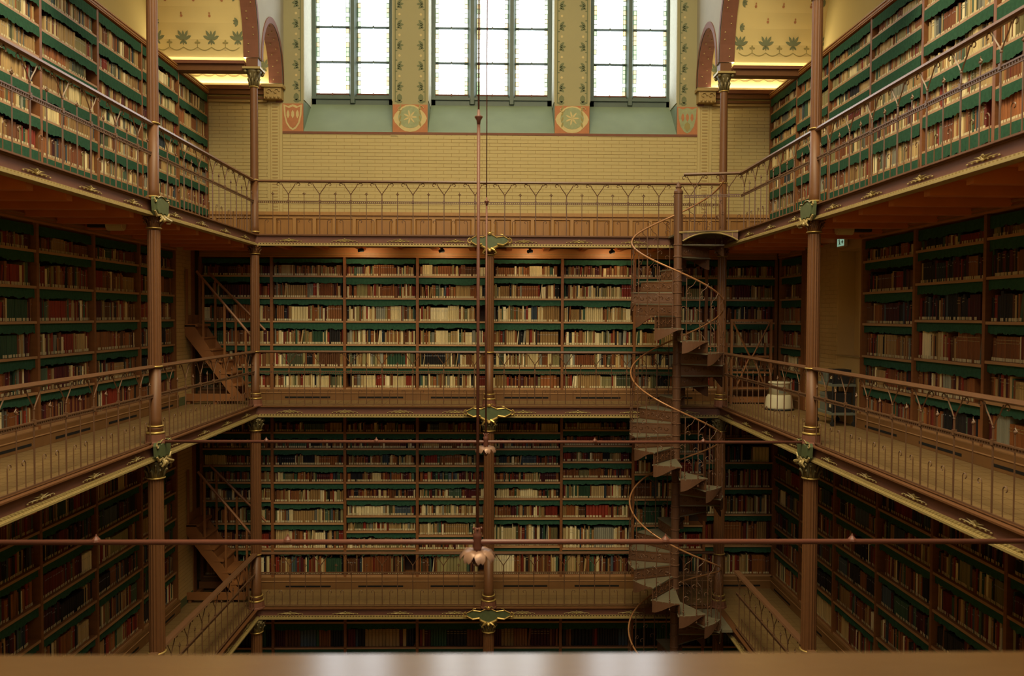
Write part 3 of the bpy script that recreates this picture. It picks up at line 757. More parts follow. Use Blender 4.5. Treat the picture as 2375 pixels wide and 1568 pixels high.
def bookcase(label, org, rz, L, zb, boards, ztop, mixes, where, bayn, vh=.095, corn=True, plinth=.2, last=False, tags=True, folio=False, topval=.1, vent=True):
    """org = left end of the front plane at floor level zb, rz rotates +x along the case, +y into the case"""
    t = thing('bookcase', label, 'bookcase', (org[0], org[1], zb), rz, 'wooden bookcases lining the galleries')
    D = .30; H = ztop-zb
    inst('upright', bxm('upright', 'shelf_wood', -.022, .022, -.012, D, 0, H), t)
    if last: inst('upright', bxm('upright', 'shelf_wood', -.022, .022, -.012, D, 0, H), t, (L, 0, 0))
    inst('back_panel', bxm('back_panel', 'case_back', 0, L, D-.02, D, 0, H), t)
    zs = [b-zb for b in boards]
    for z in zs:
        o = inst('shelf_board', bxm('shelf_board', 'shelf_wood', .022, L-.022, .002, D-.02, -.024, 0), t, (0, 0, z))
        inst('shelf_edge', bxm('shelf_edge', 'shelf_edge_wood', .022, L-.022, -.008, .002, -.026, .001), o)
    tops = zs[1:]+[H]
    for i, z in enumerate(tops):
        h = (topval if i == len(tops)-1 else vh)*R.uniform(.9, 1.12)
        inst('valance', valance(L-.05, round(h*50)/50 if False else round(h, 2), R.randint(0, 3)), t, (.025, -.010 if zb > 2 else .018, z-.024))
    if corn:
        inst('cornice', bxm('cornice', 'cornice_wood', 0, L, -.03, D, H, H+(.07 if zb > 2 else .155)), t); inst('cornice_bead', bxm('cornice_bead', 'oak_stile', 0, L, -.042, -.03, H+.05, H+.068), t); inst('cornice_bead', bxm('cornice_bead', 'oak_panel', 0, L, -.038, -.03, H+.015, H+.03), t)
    if zs[0] > .12:
        p = inst('plinth', bxm('plinth', 'plinth_wood', 0, L, -.05, .0, 0, zs[0]-.026), t)
        inst('plinth_bead', bxm('plinth_bead', 'shelf_edge_wood', 0, L, -.058, -.05, zs[0]-.085, zs[0]-.075), p)
        if vent: inst('vent_slot', bxm('vent_slot', 'dark_slot', L*.19, L*.81, -.053, -.049, .035, .062), p)
    ax = (math.cos(rz), math.sin(rz)); nr = (-math.sin(rz), math.cos(rz))
    for i, z in enumerate(zs):
        hm = tops[i]-z-.03-vh*(.66 if zb > 2 else .82)
        book_row((org[0]+ax[0]*.022, org[1]+ax[1]*.022), ax, nr, L-.044, zb+z, hm, mixes[min(i, len(mixes)-1)], where, bayn, i, tags=tags, folio=folio)
    return t
# back wall, middle gallery (front plane y = 12.82)
YF = 12.84
NB = ('in the back left corner', 'first right of the left corner column', 'second right of the left corner column', 'just left of the centre column', 'just right of the centre column', 'second right of the centre column', 'behind the spiral staircase', 'in the back right corner')
BN = ('left corner bay', 'bay one', 'bay two', 'bay three', 'bay four', 'bay five', 'bay six', 'right corner bay')
xs = [-4.62]+[-3.49+1.163*i for i in range(7)]+[4.62]
B2 = [.198, .537, .897, 1.27, 1.642, 1.994]
for i in range(8):
    bookcase('middle back gallery bookcase %s, six rows of mixed books' % NB[i], (xs[i], YF), 0, xs[i+1]-xs[i], 0, B2, 2.285,
             ['mid', 'mid', 'mid', 'midtop' if i in (1,) else 'mid', 'midtop' if i < 3 else 'mid', 'midtop'] if 1 < i+1 < 8 else ['midside'], 'middle back', BN[i], topval=.07, last=(i == 7))
LB = [
 [-2.84,-2.405,-1.99,-1.62,-1.325,-1.053,-.781,-.516],
 [-2.84,-2.405,-1.99,-1.65,-1.325,-1.053,-.781,-.516],
 [-2.84,-2.405,-2.124,-1.872,-1.591,-1.325,-1.053,-.781,-.516],
 [-2.84,-2.43,-2.19,-1.872,-1.591,-1.325,-1.053,-.781,-.516],
 [-2.84,-2.37,-1.91,-1.591,-1.325,-1.053,-.781,-.516],
 [-2.84,-2.405,-1.91,-1.591,-1.26,-.99,-.73,-.47],
 [-2.84,-2.42,-2.03,-1.60,-1.19,-.85,-.52],
 [-2.84,-2.36,-1.85,-1.42,-1.0,-.60]]
for i in range(8):
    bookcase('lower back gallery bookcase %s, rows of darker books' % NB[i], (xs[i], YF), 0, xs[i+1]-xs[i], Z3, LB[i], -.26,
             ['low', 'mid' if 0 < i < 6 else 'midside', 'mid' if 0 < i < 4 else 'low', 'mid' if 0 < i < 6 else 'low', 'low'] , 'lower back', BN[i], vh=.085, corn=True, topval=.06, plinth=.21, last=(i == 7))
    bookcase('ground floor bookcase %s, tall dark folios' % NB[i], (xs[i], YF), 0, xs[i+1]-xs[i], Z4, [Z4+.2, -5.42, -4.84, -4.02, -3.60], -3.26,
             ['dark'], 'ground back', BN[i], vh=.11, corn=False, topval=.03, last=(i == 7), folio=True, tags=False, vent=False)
# side cases
def side_run(s, L, ys, zb, boards_f, ztop, mixes, where, lab, **kw):
    ys = list(ys)
    for i in range(len(ys)-1):
        y1, y0 = ys[i], ys[i+1]      # from the back towards the viewer
        if s > 0: org, rz = (XS, y1), -PI/2
        else: org, rz = (-XS, y0), PI/2
        nm = lab % (ORDN[i]+' from the back wall' if i < len(ys)-2 else 'closest to the viewer')
        bookcase(nm, org, rz, y1-y0, zb, boards_f(i), ztop, mixes, where, 'bay %s' % ('one','two','three','four','five','six','seven')[i], last=True, **kw)
def upL(i): return [[2.74,3.10,3.46,3.84,4.22,4.60], [2.72,3.05,3.38,3.70,3.99,4.30,4.62], [2.72,3.05,3.37,3.69,3.98,4.29,4.60], [2.70,3.02,3.40,3.72,4.05,4.32,4.64], [2.70,3.06,3.40,3.70,4.02,4.34,4.66], [2.72,3.05,3.37,3.69,3.98,4.29,4.60]][i]
def upR(i): return [[2.74,3.08,3.44,3.80,4.15,4.42,4.70], [2.72,3.10,3.47,3.88,4.27,4.66], [2.72,3.07,3.44,3.86,4.15,4.42,4.70], [2.70,3.08,3.46,3.84,4.18,4.46,4.72], [2.70,3.12,3.50,3.86,4.24,4.62], [2.72,3.10,3.45,3.80,4.18,4.60]][i]
side_run(-1, 1, [13.2,12,10.78,9.61,8.42,7.25,6.08], Z1, upL, 4.96, ['upper'], 'upper left', 'upper left gallery bookcase with green valances, %s', vh=.115, corn=True, plinth=.14, topval=.12)
side_run(1, 1, [13.2,12.03,10.86,9.64,8.46,7.22,6.05], Z1, upR, 4.96, ['upper'], 'upper right', 'upper right gallery bookcase with green valances, %s', vh=.12, corn=True, plinth=.14, topval=.12)
side_run(-1, 2, [11.83,10.67,9.48,8.32,7.15,5.98], 0, lambda i: [.20,.56,.93,1.29,1.65,2.02], 2.30, ['midside'], 'middle left', 'middle left gallery bookcase under the upper walkway, %s', topval=.10)
side_run(1, 2, [9.78,8.55,7.30,6.10,4.9], 0, lambda i: [[.20,.53,.90,1.29,1.67,2.05], [.20,.56,.93,1.34,1.73,2.08], [.20,.60,.97,1.33,1.74,2.10], [.20,.56,.93,1.34,1.73,2.08]][i], 2.32, ['midside', 'midside', 'midside', 'dark', 'dark', 'midside'], 'middle right', 'middle right gallery bookcase beyond the niche, %s', topval=.10)
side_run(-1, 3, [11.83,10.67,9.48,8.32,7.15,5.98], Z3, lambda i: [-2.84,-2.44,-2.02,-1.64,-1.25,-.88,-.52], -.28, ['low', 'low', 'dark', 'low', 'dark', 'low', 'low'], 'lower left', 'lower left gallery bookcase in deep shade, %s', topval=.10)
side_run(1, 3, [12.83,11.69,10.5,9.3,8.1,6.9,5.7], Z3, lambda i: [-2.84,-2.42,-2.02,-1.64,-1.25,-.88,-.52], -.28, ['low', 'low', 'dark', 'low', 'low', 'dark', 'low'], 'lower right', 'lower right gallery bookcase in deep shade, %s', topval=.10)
bookcase('narrow middle gallery bookcase between the back right corner and the brick pier', (XS, 12.66), -PI/2, .95, 0, B2, 2.285, ['midside'], 'middle right corner', 'corner bay', last=True, topval=.1)

# piers between the cases
pl = MB().box(-XW, -XS+.0, 11.86, 12.44, Z3+.12, -.10); pl.box(-XW, -XS, 11.86, 12.44, .12, Z1-.10)
o = pl.obj('wall_left_pier', 'mortar'); o['kind'] = 'structure'
def vert_bricks(s, X, y0, y1, z0, z1, par, holes=None):
    mb = MB()
    for a, b, c, d in brick_rows(y0, y1, z0, z1):
        if holes and b > holes[0] and a < holes[1] and d > holes[2] and c < holes[3]:
            if a < holes[0]-.03: b = holes[0]
            elif b > holes[1]+.03: a = holes[1]
            else: continue
        h = .005
        mb.add([(X,a,c),(X,b,c),(X,b,d),(X,a,d),(X-s*h,a+.001,c+.001),(X-s*h,b-.001,c+.001),(X-s*h,b-.001,d-.001),(X-s*h,a+.001,d-.001)], [(4,5,6,7),(0,1,5,4),(1,2,6,5),(2,3,7,6),(3,0,4,7)])
    q = mb.obj('brickwork', 'pier_brick_warmlit', par); q['kind'] = 'stuff'
vert_bricks(-1, -XS, 11.86, 12.44, Z3+.12, -.12, o); vert_bricks(-1, -XS, 11.86, 12.44, .12, Z1-.12, o)
MB().box(-XS-.05, -XS+.02, 12.44, 12.56, Z3, -.10).box(-XS-.05, -XS+.02, 12.44, 12.56, 0, Z1-.10).obj('door_jamb', 'shelf_wood', o)
MB().box(-XS-.2, -XS+.006, 11.86, 12.44, Z3, Z3+.12).box(-XS-.2, -XS+.006, 11.86, 12.44, 0, .12).obj('pier_skirting', 'crest_green', o)
pr_ = MB(); NY0, NY1, NZ0, NZ1 = 9.86, 10.48, .87, 2.23
pr_.box(XS, XW, 9.80, 11.62, 0, NZ0); pr_.box(XS, XW, 9.80, NY0, NZ0, NZ1); pr_.box(XS, XW, NY1, 11.62, NZ0, NZ1); pr_.box(XS, XW, 9.80, 11.62, NZ1, Z1-.1); pr_.box(XS+.22, XW, NY0, NY1, NZ0, NZ1)
o = pr_.obj('wall_right_pier', 'pier_brick_warmlit'); o['kind'] = 'structure'
vert_bricks(1, XS, 10.5, 11.62, .0, Z1-.12, o)
MB().box(XS-.03, XS+.05, 11.55, 11.69, 0, Z1-.1).obj('pier_post', 'shelf_wood', o)
MB().box(XS-.01, XS+.01, 9.82, NY1+.04, NZ0-.015, NZ0).obj('niche_ledge', 'mortar', o)
MB().box(XS-.04, XS+.04, 9.80, 11.62, Z1-.2, Z1-.1).obj('pier_cornice', 'oak_panel', o)

# ------------------------------------------------------------------ books: largest 300 single, the rest one mass
def project(P):
    v = Vector(P)-Vector((CX, 0, CZ)); x, y, z = v.dot(_r), v.dot(_u), -v.dot(_b)
    return 1187.5+FPX*x/z, 784-FPX*y/z, z
def hidden(P):
    for zf in (Z1-.08, -.08, Z3-.08):
        if (P[2]-zf)*(CZ-zf) < 0:
            t_ = (zf-CZ)/(P[2]-CZ); x = CX+(P[0]-CX)*t_; y = P[1]*t_
            if abs(x) > 3.42 or y > 11.95: return True
    return False
cand = []
for i, b in enumerate(BOOKS):
    (org, ax, nrm, x, w, h, dd, z, lean, cc, tg, cn, where, bay, row, idx, set_, band) = b
    a = (org[0]+ax[0]*x, org[1]+ax[1]*x, z); c = (org[0]+ax[0]*(x+w), org[1]+ax[1]*(x+w), z+h)
    if a[1] < 4.5: continue
    p, q = project(a), project(c)
    cxp, cyp = (p[0]+q[0])/2, (p[1]+q[1])/2
    if not (8 < cxp < 2367 and 8 < cyp < 1500): continue
    if hidden(a) or hidden(c): continue
    if 'lower' in where and cyp > 1350: continue
    cand.append((abs(p[0]-q[0])*abs(p[1]-q[1]) if False else w*h/(p[2]**2)*abs(q[0]-p[0])/max(1e-6, w)*p[2], i))
cand.sort(reverse=True); single = {i for _, i in cand[:300]}
SIZE = lambda w, h: ('thick' if w > .042 else 'slim' if w < .021 else '') 
HN = lambda h: ('tall' if h > .27 else 'short' if h < .19 else '')
def nth(i): return str(i+1)+({1: 'st', 2: 'nd', 3: 'rd'}.get((i+1) % 10, 'th') if (i+1) % 100 not in (11, 12, 13) else 'th')
V = []; F = []; COL = []; nv = 0
lab_c = lin('#c9bb92')
for i, b in enumerate(BOOKS):
    (org, ax, nrm, x, w, h, dd, z, lean, cc, tg, cn, where, bay, row, idx, set_, band) = b
    foot = [(0, .010), (w*.22, .002), (w*.5, 0), (w*.78, .002), (w, .010), (w, .17), (0, .17)]
    def W(u, v, zz):
        xx = x+u*math.cos(lean)+zz*math.sin(lean); zq = zz*math.cos(lean)-u*math.sin(lean)+(w*math.sin(lean) if lean else 0)
        d_ = v+dd+(.012 if z > 2.6 else .034)
        return (org[0]+ax[0]*xx+nrm[0]*d_, org[1]+ax[1]*xx+nrm[1]*d_, z+zq)
    if i in single:
        m_ = MB(); n = len(foot)
        m_.add([(u, v, 0) for u, v in foot]+[(u, v, h) for u, v in foot], [tuple(range(n))[::-1], tuple(range(n, 2*n))]+[(k, (k+1) % n, n+(k+1) % n, n+k) for k in range(n)])
        o = m_.obj('book', 'book_cloth'); o.color = (*cc, 1)
        P = W(0, 0, 0); o.location = P
        o.matrix_world = Matrix(((ax[0], nrm[0], 0, P[0]), (ax[1], nrm[1], 0, P[1]), (0, 0, 1, P[2]), (0, 0, 0, 1))) @ Matrix.Rotation(lean, 4, 'Y')
        rows = ORDN[row] if row < 10 else 'top'
        side_ = 'right' if 'right' in where else 'left'
        nb = {'one': 'first', 'two': 'second', 'three': 'third', 'four': 'fourth', 'five': 'fifth', 'six': 'sixth', 'seven': 'seventh'}[bay.split()[-1]] if bay.startswith('bay ') else 'corner'
        adj = ' '.join(q for q in (HN(h), SIZE(w, h)) if q)
        tag(o, ('%s %s book, %s along %s shelf up, %s bookcase of %s gallery' % (adj, cn, nth(idx), rows, nb, where)).strip(), 'book', 'books on the %s gallery shelves' % where)
        if tg:
            MB().box(w*.12, w*.88, -.0015, .004, .004, .034).obj('spine_label', 'label_cream', o)
        if band:
            for q in (.72, .84): MB().box(w*.1, w*.9, -.0015, .004, h*q, h*q+.005).obj('spine_band', 'dull_gold', o)
        continue
    n = len(foot); vs = [W(u, v, 0) for u, v in foot]+[W(u, v, h) for u, v in foot]
    V += vs; fs = [tuple(range(n, 2*n))]+[(k, (k+1) % n, n+(k+1) % n, n+k) for k in range(n-2)]+[(n-1, 0, n, 2*n-1)]
    for f in fs: F.append(tuple(q+nv for q in f)); COL.append(cc)
    nv += 2*n
    if tg:
        for za, zb, c2 in ((.004, .034, lab_c),)+(((h*.74, h*.78, tuple(v*.45+lab_c[0]*.35 for v in cc)),) if band else ()):
            q = [W(w*.12, -.0012, za), W(w*.88, -.0012, za), W(w*.88, -.0012, zb), W(w*.12, -.0012, zb)]
            V += q; F.append((nv, nv+1, nv+2, nv+3)); COL.append(c2); nv += 4
me = bpy.data.meshes.new('books'); me.from_pydata(V, [], F); me.materials.append(M['book_mass'])
at = me.attributes.new('book_color', 'FLOAT_COLOR', 'FACE'); arr = np.ones((len(F), 4), 'f'); arr[:, :3] = COL; at.data.foreach_set('color', arr.ravel())
o = inst('books', me); tag(o, 'thousands of smaller books filling the more distant shelves', 'books', kind='stuff')

# ------------------------------------------------------------------ spiral staircase
SX, SY, SR, PIT, NST = 2.672, 11.30, .66, 1.86, 11
sp = thing('spiral_staircase', 'brown cast iron spiral staircase with pierced risers before the back right corner', 'staircase', (SX, SY, 0))
zt = lambda th: 2.44-.83-PIT*(th-PI)/(2*PI)        # tread height at angle th
MB().lathe([(.058, -6.2), (.058, 3.09), (.066, 3.10), (.066, 3.13), (.05, 3.15), (.035, 3.17), (.045, 3.19), (.02, 3.24), (.004, 3.27)], 16).obj('centre_pole', 'spiral_iron', sp, smooth=False)
dth = 2*PI/NST; dz = PIT/NST
cr = MB().lathe([(.058, -.012), (.066, -.006), (.066, .006), (.058, .012)], 14).mesh('pole_collar', 'spiral_iron')
tm = MB(); A = 5
inner = [(.05*math.cos(dth*i/A), .05*math.sin(dth*i/A)) for i in range(A+1)]; outer = [(SR*math.cos(-.03+(dth+.06)*i/A), SR*math.sin(-.03+(dth+.06)*i/A)) for i in range(A+1)]
tm.prism(inner[::-1]+outer, -.016, 0); tread_me = tm.mesh('tread', 'tread_top')
tm = MB(); tm.box(.05, SR-.01, -.006, .006, -dz+.002, -.016); riser_me = tm.mesh('riser', 'spiral_iron')
tm = MB()
for k in range(6):
    xx = .13+k*.09; sgn = 1 if k % 2 else -1
    for yy in (-.010, .010):
        tm.tube([(p[0], yy, p[2]) for p in curl(xx, -dz*.52, .035, 0, 4.6*sgn, .008, 7)], .0055, 4)
    tm.box(xx+.04, xx+.046, -.010, .010, -dz*.85, -dz*.2)
tm.box(.07, SR-.03, -.010, .010, -dz*.9, -dz*.84); tm.box(.07, SR-.03, -.010, .010, -dz*.2, -dz*.14)
fil_me = tm.mesh('riser_filigree', 'iron_paint')
tm = MB(); N_ = 8    # s curved outer bracket hanging below the tread
for i in range(N_):
    a0, a1 = dth*i/N_, dth*(i+1)/N_
    f = lambda t_: -.016-(dz-.016)*(1-(3*t_**2-2*t_**3))
    for rr in (SR-.012, SR):
        tm.add([(rr*math.cos(a0), rr*math.sin(a0), -.0), (rr*math.cos(a1), rr*math.sin(a1), -.0), (rr*math.cos(a1), rr*math.sin(a1), f((i+1)/N_)), (rr*math.cos(a0), rr*math.sin(a0), f(i/N_))], [(0,1,2,3)])
    tm.add([((SR-.012)*math.cos(a0), (SR-.012)*math.sin(a0), f(i/N_)), (SR*math.cos(a0), SR*math.sin(a0), f(i/N_)), (SR*math.cos(a1), SR*math.sin(a1), f((i+1)/N_)), ((SR-.012)*math.cos(a1), (SR-.012)*math.sin(a1), f((i+1)/N_))], [(0,1,2,3)])
brk_me = tm.mesh('side_bracket', 'spiral_iron')
def bal(h):
    b = MB(); b.tube([(0,0,-.08),(0,0,h)], .0065, 5)
    b.ball((0,0,-.085), .013, 6); b.ball((0,0,-.055), .010, 6); b.ball((0,0,.02), .014, 6); b.ball((0,0,.05), .010, 6)
    b.ball((0,0,h*.5), .012, 6)
    return b
b1 = bal(.81); bal_me = b1.mesh('baluster', 'spiral_iron')
tm = MB()
for z0, sg in ((.20, 1), (.40, -1), (.58, 1)):
    tm.tube(curl(sg*.045, z0, .045, PI if sg > 0 else 0, (PI-4.8) if sg > 0 else 4.8, .012, 8), .0045, 4)
tm.tube([(0,0,.62), (.03,0,.68), (.09,0,.72), (.13,0,.79)], .0045, 4)
scr_me = tm.mesh('scrollwork', 'spiral_iron')
th0 = 0.0
nst = 44
for k in range(nst):
    th = .02+k*dth; z = zt(th+dth*.0)-.0
    z = Z1-.0-dz*(k+1)+.0
    # angle decreasing = rising; treads descend with growing angle
    tr = inst('tread', tread_me, sp, (0, 0, z), (0, 0, th))
    r_ = inst('riser', riser_me, tr, (0, 0, 0), (0, 0, dth-.0)); 
    inst('riser_filigree', fil_me, tr, (0, 0, 0), (0, 0, dth))
    inst('side_bracket', brk_me, tr)
    inst('pole_collar', cr, sp, (0, 0, z-.01))
    for j, fr_ in enumerate((.15, .65)):
        a = th+dth*fr_; hz = -(fr_-.5)*dz
        bb = inst('baluster', bal_me, sp, ((SR-.012)*math.cos(a), (SR-.012)*math.sin(a), z+hz*.5), (0, 0, a+PI/2))
        inst('scrollwork', scr_me, bb)
hp = []
n_ = nst*6
for i in range(n_+1):
    a = .02+nst*dth*i/n_; hp.append(((SR-.012)*math.cos(a), (SR-.012)*math.sin(a), Z1+.83-dz*(i/6)-dz*.55))
m_ = MB(); m_.tube(hp, .013, 6); m_.obj('handrail', 'spiral_rail', sp, smooth=True)
# landings
ld = MB(); poly = [(-.0, -.05), (.10, -.06), (C-SX-.05, -.24), (C-SX-.05, .68), (.0, .68)]
ld.prism(poly, Z1-.025, Z1-.002, 0); ld.obj('landing_plate', 'tread_top', sp)
m_ = MB(); m_.tube([(-.0,-.06,Z1-.01),(.10,-.07,Z1-.01),(C-SX-.05,-.25,Z1-.01)], .014, 5)
ar = [(.05+(C-SX-.1)*t_/10, -.068-.18*t_/10, Z1-.02-.11*(abs(t_/10-.5)*2)**2.2) for t_ in range(11)]
m_.tube(ar, .010, 5)
for p in ar[1:-1:2]: m_.tube([p, (p[0], p[1], Z1-.02)], .006, 4)
m_.obj('landing_bracket', 'dull_gold', sp)
m_ = MB()
for i in range(10):
    a, b = ar[i], ar[i+1]; m_.add([(a[0], a[1], a[2]), (b[0], b[1], b[2]), (b[0], b[1], Z1-.01), (a[0], a[1], Z1-.01)], [(0,1,2,3)])
m_.obj('landing_apron', 'spiral_iron', sp)
ld = MB(); ld.box(.40, C-SX-.02, -.2, .6, Z3-.045, Z3-.005); ld.obj('landing_plate', 'tread_top', sp)
ax_, ay_ = SX+.05, SY-.10
railing('short wrought iron railing from the spiral staircase pole to the upper right gallery', (ax_, ay_, Z1), math.atan2(11.05-ay_, 3.47-ax_), math.hypot(3.47-ax_, 11.05-ay_))

# ------------------------------------------------------------------ gas pipe lamp rails
def pendant(Y, zb, half, label):
    t = thing('gas_pipe_rail', label, 'gas pipe', (0, Y, 0), 0, 'copper pipe rails hanging across the well')
    m_ = MB(); m_.tube([(0,0,zb+.07), (0,0,2.55)], .0098, 8); m_.obj('lower_rod', 'gas_pipe', t, smooth=True)
    MB().tube([(0,0,2.56), (0,0,9.15)], .0062, 6).obj('upper_rod', 'gas_pipe', t, smooth=True)
    MB().lathe([(.0098, 2.53), (.013, 2.555), (.024, 2.572), (.025, 2.579), (.010, 2.586), (.007, 2.62)], 12).obj('rod_knob', 'gas_pipe', t, smooth=True)
    MB().tube([(-half,0,zb), (half,0,zb)], .0165, 10).obj('cross_pipe', 'gas_pipe', t, smooth=True)
    b = MB(); b.lathe([(.018, zb-.06), (.03, zb-.03), (.026, zb+.03), (.03, zb+.05), (.02, zb+.06), (.024, zb+.075), (.013, zb+.09)], 10)
    for k in range(4): b.ball((.024*math.cos(k*PI/2), .024*math.sin(k*PI/2), zb+.085), .009, 5)
    b.obj('junction_boss', 'gas_pipe', t, smooth=True)
    for x in (-7/6*1.75*0-2.333*1, -1.1667, 1.1667, 2.333):
        if abs(x) < half: MB().lathe([(.028, zb+.006), (.024, zb+.018), (.008, zb+.036), (.003, zb+.05)], 8).obj('pipe_nipple', 'gas_pipe', t, loc=(x, 0, 0))
    if half > 3.6:
        pass
    fl = bpy.data.objects.new('flower_shade', None)
    bell = MB().lathe([(.012, zb-.06), (.03, zb-.075), (.045, zb-.10), (.02, zb-.13), (.012, zb-.15)], 10).obj('flower_heart', 'gas_pipe', t, smooth=True)
    pt = MB(); ns = 6
    sec = [(.015, -.055, .012), (.05, -.045, .028), (.085, -.052, .036), (.108, -.078, .030), (.112, -.10, .014)]
    vs = []
    for r_, z_, w_ in sec: vs += [(r_, -w_, zb+z_-.008), (r_, 0, zb+z_+.004), (r_, w_, zb+z_-.008)]
    vs2 = [(a, b_, c-.004) for a, b_, c in vs]; fs = []
    for i in range(4):
        for j in range(2): q = i*3+j; fs.append((q, q+1, q+4, q+3)); fs.append((15+q, 15+q+3, 15+q+4, 15+q+1))
    pt.add(vs+vs2, fs); pme = pt.mesh('petal', 'flower_copper', True)
    for k in range(8): inst('petal', pme, t, None, (0, 0, k*PI/4+.2))
    return t
pendant(4.9, -.03, 3.46, 'nearer copper pipe rail with flower rosette hanging across the whole well')
pendant(8.5, .018, 3.42, 'farther copper pipe rail with flower rosette, between the middle columns')

# ------------------------------------------------------------------ loose things
def speaker(loc, s, lab):
    t = thing('speaker', lab, 'speaker', loc)
    MB().tube([(s*.0-.085*1, 0, 0), (.085, 0, 0)], .068, 20).obj('speaker_body', 'speaker_cream', t)
    MB().tube([(-s*.085, 0, 0), (-s*.093, 0, 0)], .060, 20).obj('speaker_grille', 'label_cream', t)
    b = MB(); b.tube([(0,0,.05),(0,0,.075)], .012, 6); b.box(s*.085, s*.30, -.04, .04, -.03, .04); b.obj('bracket', 'black_plastic', t)
t_ = 0
speaker((-4.2, 9.14, 2.375), -1, 'cream cylindrical speaker under the upper left gallery')
speaker((4.10, 9.13, 2.375), 1, 'cream cylindrical speaker under the upper right gallery')
t = thing('exit_sign', 'small lit green running figure exit sign above the right wall niche', 'sign', (4.56, 10.25, 2.33), PI/2)
MB().box(-.11, .11, -.02, .02, -.06, .06).obj('sign_case', 'white_plastic', t)
MB().box(-.10, .10, .02, .023, -.05, .05).obj('lit_face', 'exit_lit', t)
g = MB(); g.ball((.03, .026, .03), .010, 6); g.tube([(.03,.026,.02),(.02,.026,-.005),(.035,.026,-.035)], .005, 4); g.tube([(.02,.026,-.005),(0,.026,-.03)], .005, 4); g.tube([(.05,.026,.005),(.025,.026,.012),(.005,.026,0)], .004, 4); g.tube([(-.03,.026,0),(-.08,.026,0)], .006, 4); g.tube([(-.06,.026,.02),(-.08,.026,0),(-.06,.026,-.02)], .006, 4)
g.obj('running_figure', 'sill_green', t)
# kick stool
t = thing('step_stool', 'round cream step stool on the middle right gallery floor', 'stool', (4.27, 11.66, 0))
MB().lathe([(.205, .015), (.20, .05), (.185, .18), (.165, .215), (.15, .225)], 24).obj('lower_drum', 'white_plastic', t, smooth=True)
MB().lathe([(.148, .215), (.145, .37), (.15, .385)], 24).obj('upper_drum', 'white_plastic', t, smooth=True)
MB().lathe([(.155, .385), (.16, .40), (.15, .412), (.0, .414)], 24).obj('top_step', 'white_plastic', t, smooth=True)
MB().lathe([(.21, 0), (.213, .02), (.205, .025)], 24).obj('bumper_ring', 'black_plastic', t, smooth=True)
m_ = MB()
for k in range(5):
    a = -PI/2-.35+k*.14; r_ = .150; m_.add([(r_*math.cos(a), r_*math.sin(a), .25), (r_*math.cos(a+.14), r_*math.sin(a+.14), .25), (r_*math.cos(a+.14), r_*math.sin(a+.14), .34), (r_*math.cos(a), r_*math.sin(a), .34)], [(0,1,2,3)])
m_.obj('paper_label', 'cardboard_grey', t)
# book trolley below the niche
t = thing('book_trolley', 'low grey-green trolley of dark boxes below the right wall niche', 'trolley', (4.44, 10.11, 0))
MB().box(-.15, .15, -.26, .26, .50, .53).obj('tray', 'cardboard_grey', t); MB().box(-.15, .15, -.26, .26, .14, .17).obj('tray', 'cardboard_grey', t)
for a, b in ((-.135,-.245),(.135,-.245),(-.135,.245),(.135,.245)):
    l = MB(); l.tube([(a,b,.05),(a,b,.66)], .012, 6); l.obj('post', 'black_plastic', t)
    c = MB(); c.tube([(a,b-.012,.03),(a,b+.012,.03)], .03, 10); c.obj('caster', 'black_plastic', t)
def cbx(loc, d, mt, lab, nm='storage_box'):
    t = thing(nm, lab, 'box', loc)
    MB().cbox(-d[0], d[0], -d[1], d[1], 0, d[2], .006).obj('box_body', mt, t); MB().cbox(-d[0]-.004, d[0]+.004, -d[1]-.004, d[1]+.004, d[2]-.04, d[2]+.004, .006).obj('lid', mt, t)
    if mt != 'cardboard_grey': MB().box(-d[0]-.006, -d[0]-.003, -.03, .03, .05, .09).obj('label_card', 'label_cream', t)
cbx((4.44, 9.99, .534), (.10, .10, .17), 'black_plastic', 'dark box on the tray of the trolley, nearer the viewer')
cbx((4.44, 10.23, .534), (.10, .09, .12), 'cardboard_grey', 'grey box on the tray of the trolley, beside the pier')
cbx((4.44, 9.99, .174), (.11, .10, .24), 'black_plastic', 'large dark box on the bottom shelf of the trolley, nearer the viewer')
cbx((4.44, 10.22, .174), (.11, .10, .22), 'cardboard_grey', 'grey box on the bottom shelf of the trolley, beside the pier')
# wooden steps with crossed braces in the back right corner
t = thing('library_steps', 'wooden library steps with crossed braces in the back right corner', 'library steps', (4.09, 12.42, 0))
for x in (-.31, .31):
    MB().box(x-.018, x+.018, -.018, .018, 0, 1.31).obj('post', 'stair_wood', t)
    MB().box(x-.015, x+.015, .25, .28, 0, .95).obj('rear_post', 'stair_wood', t)
MB().box(-.33, .33, -.02, .02, 1.285, 1.325).obj('top_bar', 'stair_wood', t)
for sx in (-1, 1):
    MB().tube([(sx*.29, -.01, 1.28), (sx*.0+sx*.02, -.01, .74)], .014, 4).obj('upper_brace', 'stair_wood', t)
    MB().tube([(sx*.02, -.012, .74), (sx*.22, -.012, .28)], .014, 4).obj('lower_brace', 'stair_wood', t)
for k, z in enumerate((.25, .5, .75)):
    MB().box(-.30, .30, .02, .26-k*.02, z-.025, z).obj('step', 'stair_wood', t)
MB().box(-.32, .32, -.015, .28, .02, .10).obj('base', 'stair_wood', t)
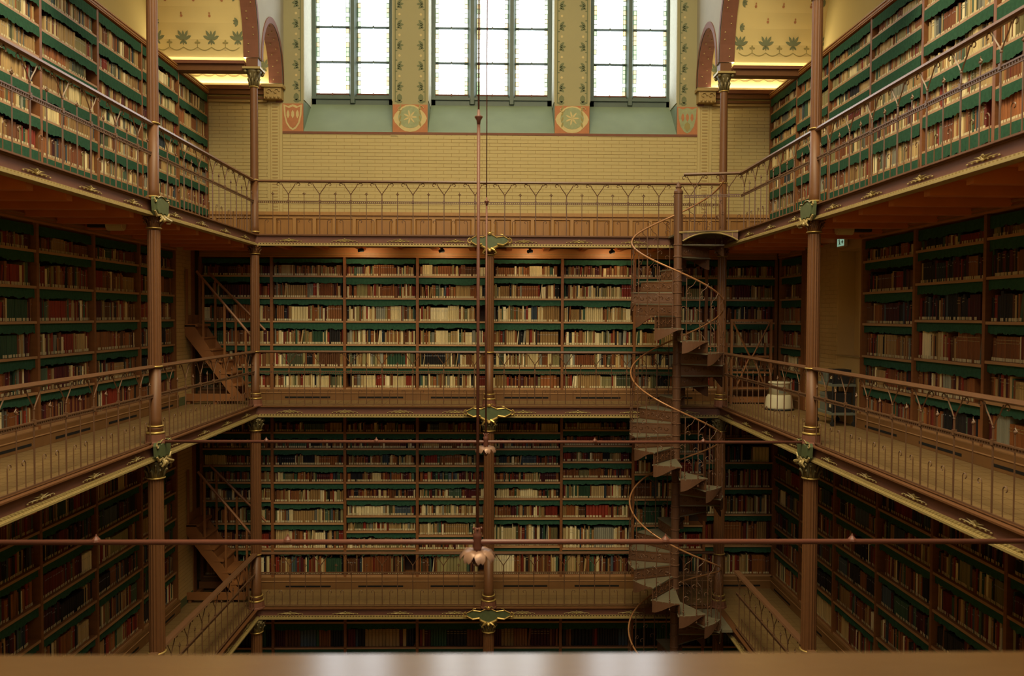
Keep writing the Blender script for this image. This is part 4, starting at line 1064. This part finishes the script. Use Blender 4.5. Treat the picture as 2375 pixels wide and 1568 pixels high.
# steep wooden stairs in the back left corner, middle and lower galleries
for z, nm in ((0, 'middle'), (Z3, 'lower')):
    t = thing('wooden_stair', 'steep wooden stair with sloping handrails, back left corner of the %s gallery' % nm, 'staircase', (0, 12.2, z))
    for yy in (.0, .52):
        s_ = MB(); s_.prism([(-3.78, .14), (-3.92, .14), (-4.62, 1.06), (-4.62, 1.22), (-4.50, 1.22)], yy-.015, yy+.015, 0, 'y'); s_.obj('stringer', 'stair_wood', t)
        MB().box(-4.62, -3.72, yy-.018, yy+.018, .0+.05, .16).obj('base_board', 'stair_wood', t)
        h = MB(); a = (-3.62, yy, 1.04) if yy == 0 else (-3.56, yy, 1.12); h.tube([a, (-4.44, yy, 2.02)], .020, 6); h.obj('handrail', 'stair_wood', t)
        for xx in (-3.70, -4.02, -4.34):
            zl = .14+(-3.80-xx)*1.31; zu = 1.04+(-3.62-xx)*1.19
            MB().box(xx-.014, xx+.014, yy-.014, yy+.014, max(.1, zl), zu).obj('post', 'stair_wood', t)
        MB().box(-4.60, -4.57, yy-.015, yy+.015, 1.2, 2.05).obj('post', 'stair_wood', t)
    for k in range(6):
        x = -3.84-k*.135; zz = .30+k*.18
        q = MB().box(x-.10, x+.06, -.02, .54, zz-.022, zz).obj('step', 'stair_wood', t)
        MB().box(x-.10, x-.09, 0, .52, zz, zz+.158).obj('step_riser', 'stair_wood', q)
    MB().box(-4.64, -4.42, -.02, .54, 1.18, 1.22).obj('platform', 'stair_wood', t)
    for a in (-4.6, -4.2): MB().box(a, a+.05, .0, .52, 0, .06).obj('runner', 'stair_wood', t)
# short ceiling spotlights under the upper back gallery
for x in (-2.0, -.75, .62, 1.9):
    t = thing('spotlight', 'small black spotlight under the upper back gallery, %s' % {-2.0: 'left bay, farther from centre', -.75: 'left bay near the centre column', .62: 'right bay near the centre column', 1.9: 'beside the spiral staircase'}[x], 'spotlight', (x, 12.45, 2.38))
    MB().tube([(0,0,0),(0,0,.03)], .02, 8).obj('mount', 'black_plastic', t); MB().tube([(-.03,-.03,-.02),(.03,.02,-.01)], .028, 10).obj('lamp_head', 'black_plastic', t)
    l = bpy.data.lights.new('spotlight_lamp', 'SPOT'); l.energy = 8; l.color = (1, .72, .38); l.spot_size = 2.9; l.spot_blend = .6; l.shadow_soft_size = .04
    lo = bpy.data.objects.new('spotlight_lamp', l); lo.location = (x, 12.42, 2.33); lo.rotation_euler = (math.radians(50), 0, 0); col.objects.link(lo)
# parapet of the viewer's own gallery
t = thing('parapet', 'broad varnished oak parapet rail across the bottom in front of the viewer', 'parapet', (0, 1.41, 0))
p = MB(); p.prism([(0, .74), (.006, .762), (-.008, .770), (-.40, .770), (-.40, .74)][::-1], -3.45, 3.45, 0, 'x'); p.obj('handrail_board', 'varnished_oak', t)
MB().box(-3.45, 3.45, -.38, -.34, 0, .74).obj('panel', 'oak_panel', t)
MB().box(-3.45, 3.45, -.10, -.06, 0, .74).obj('panel', 'oak_panel', t)
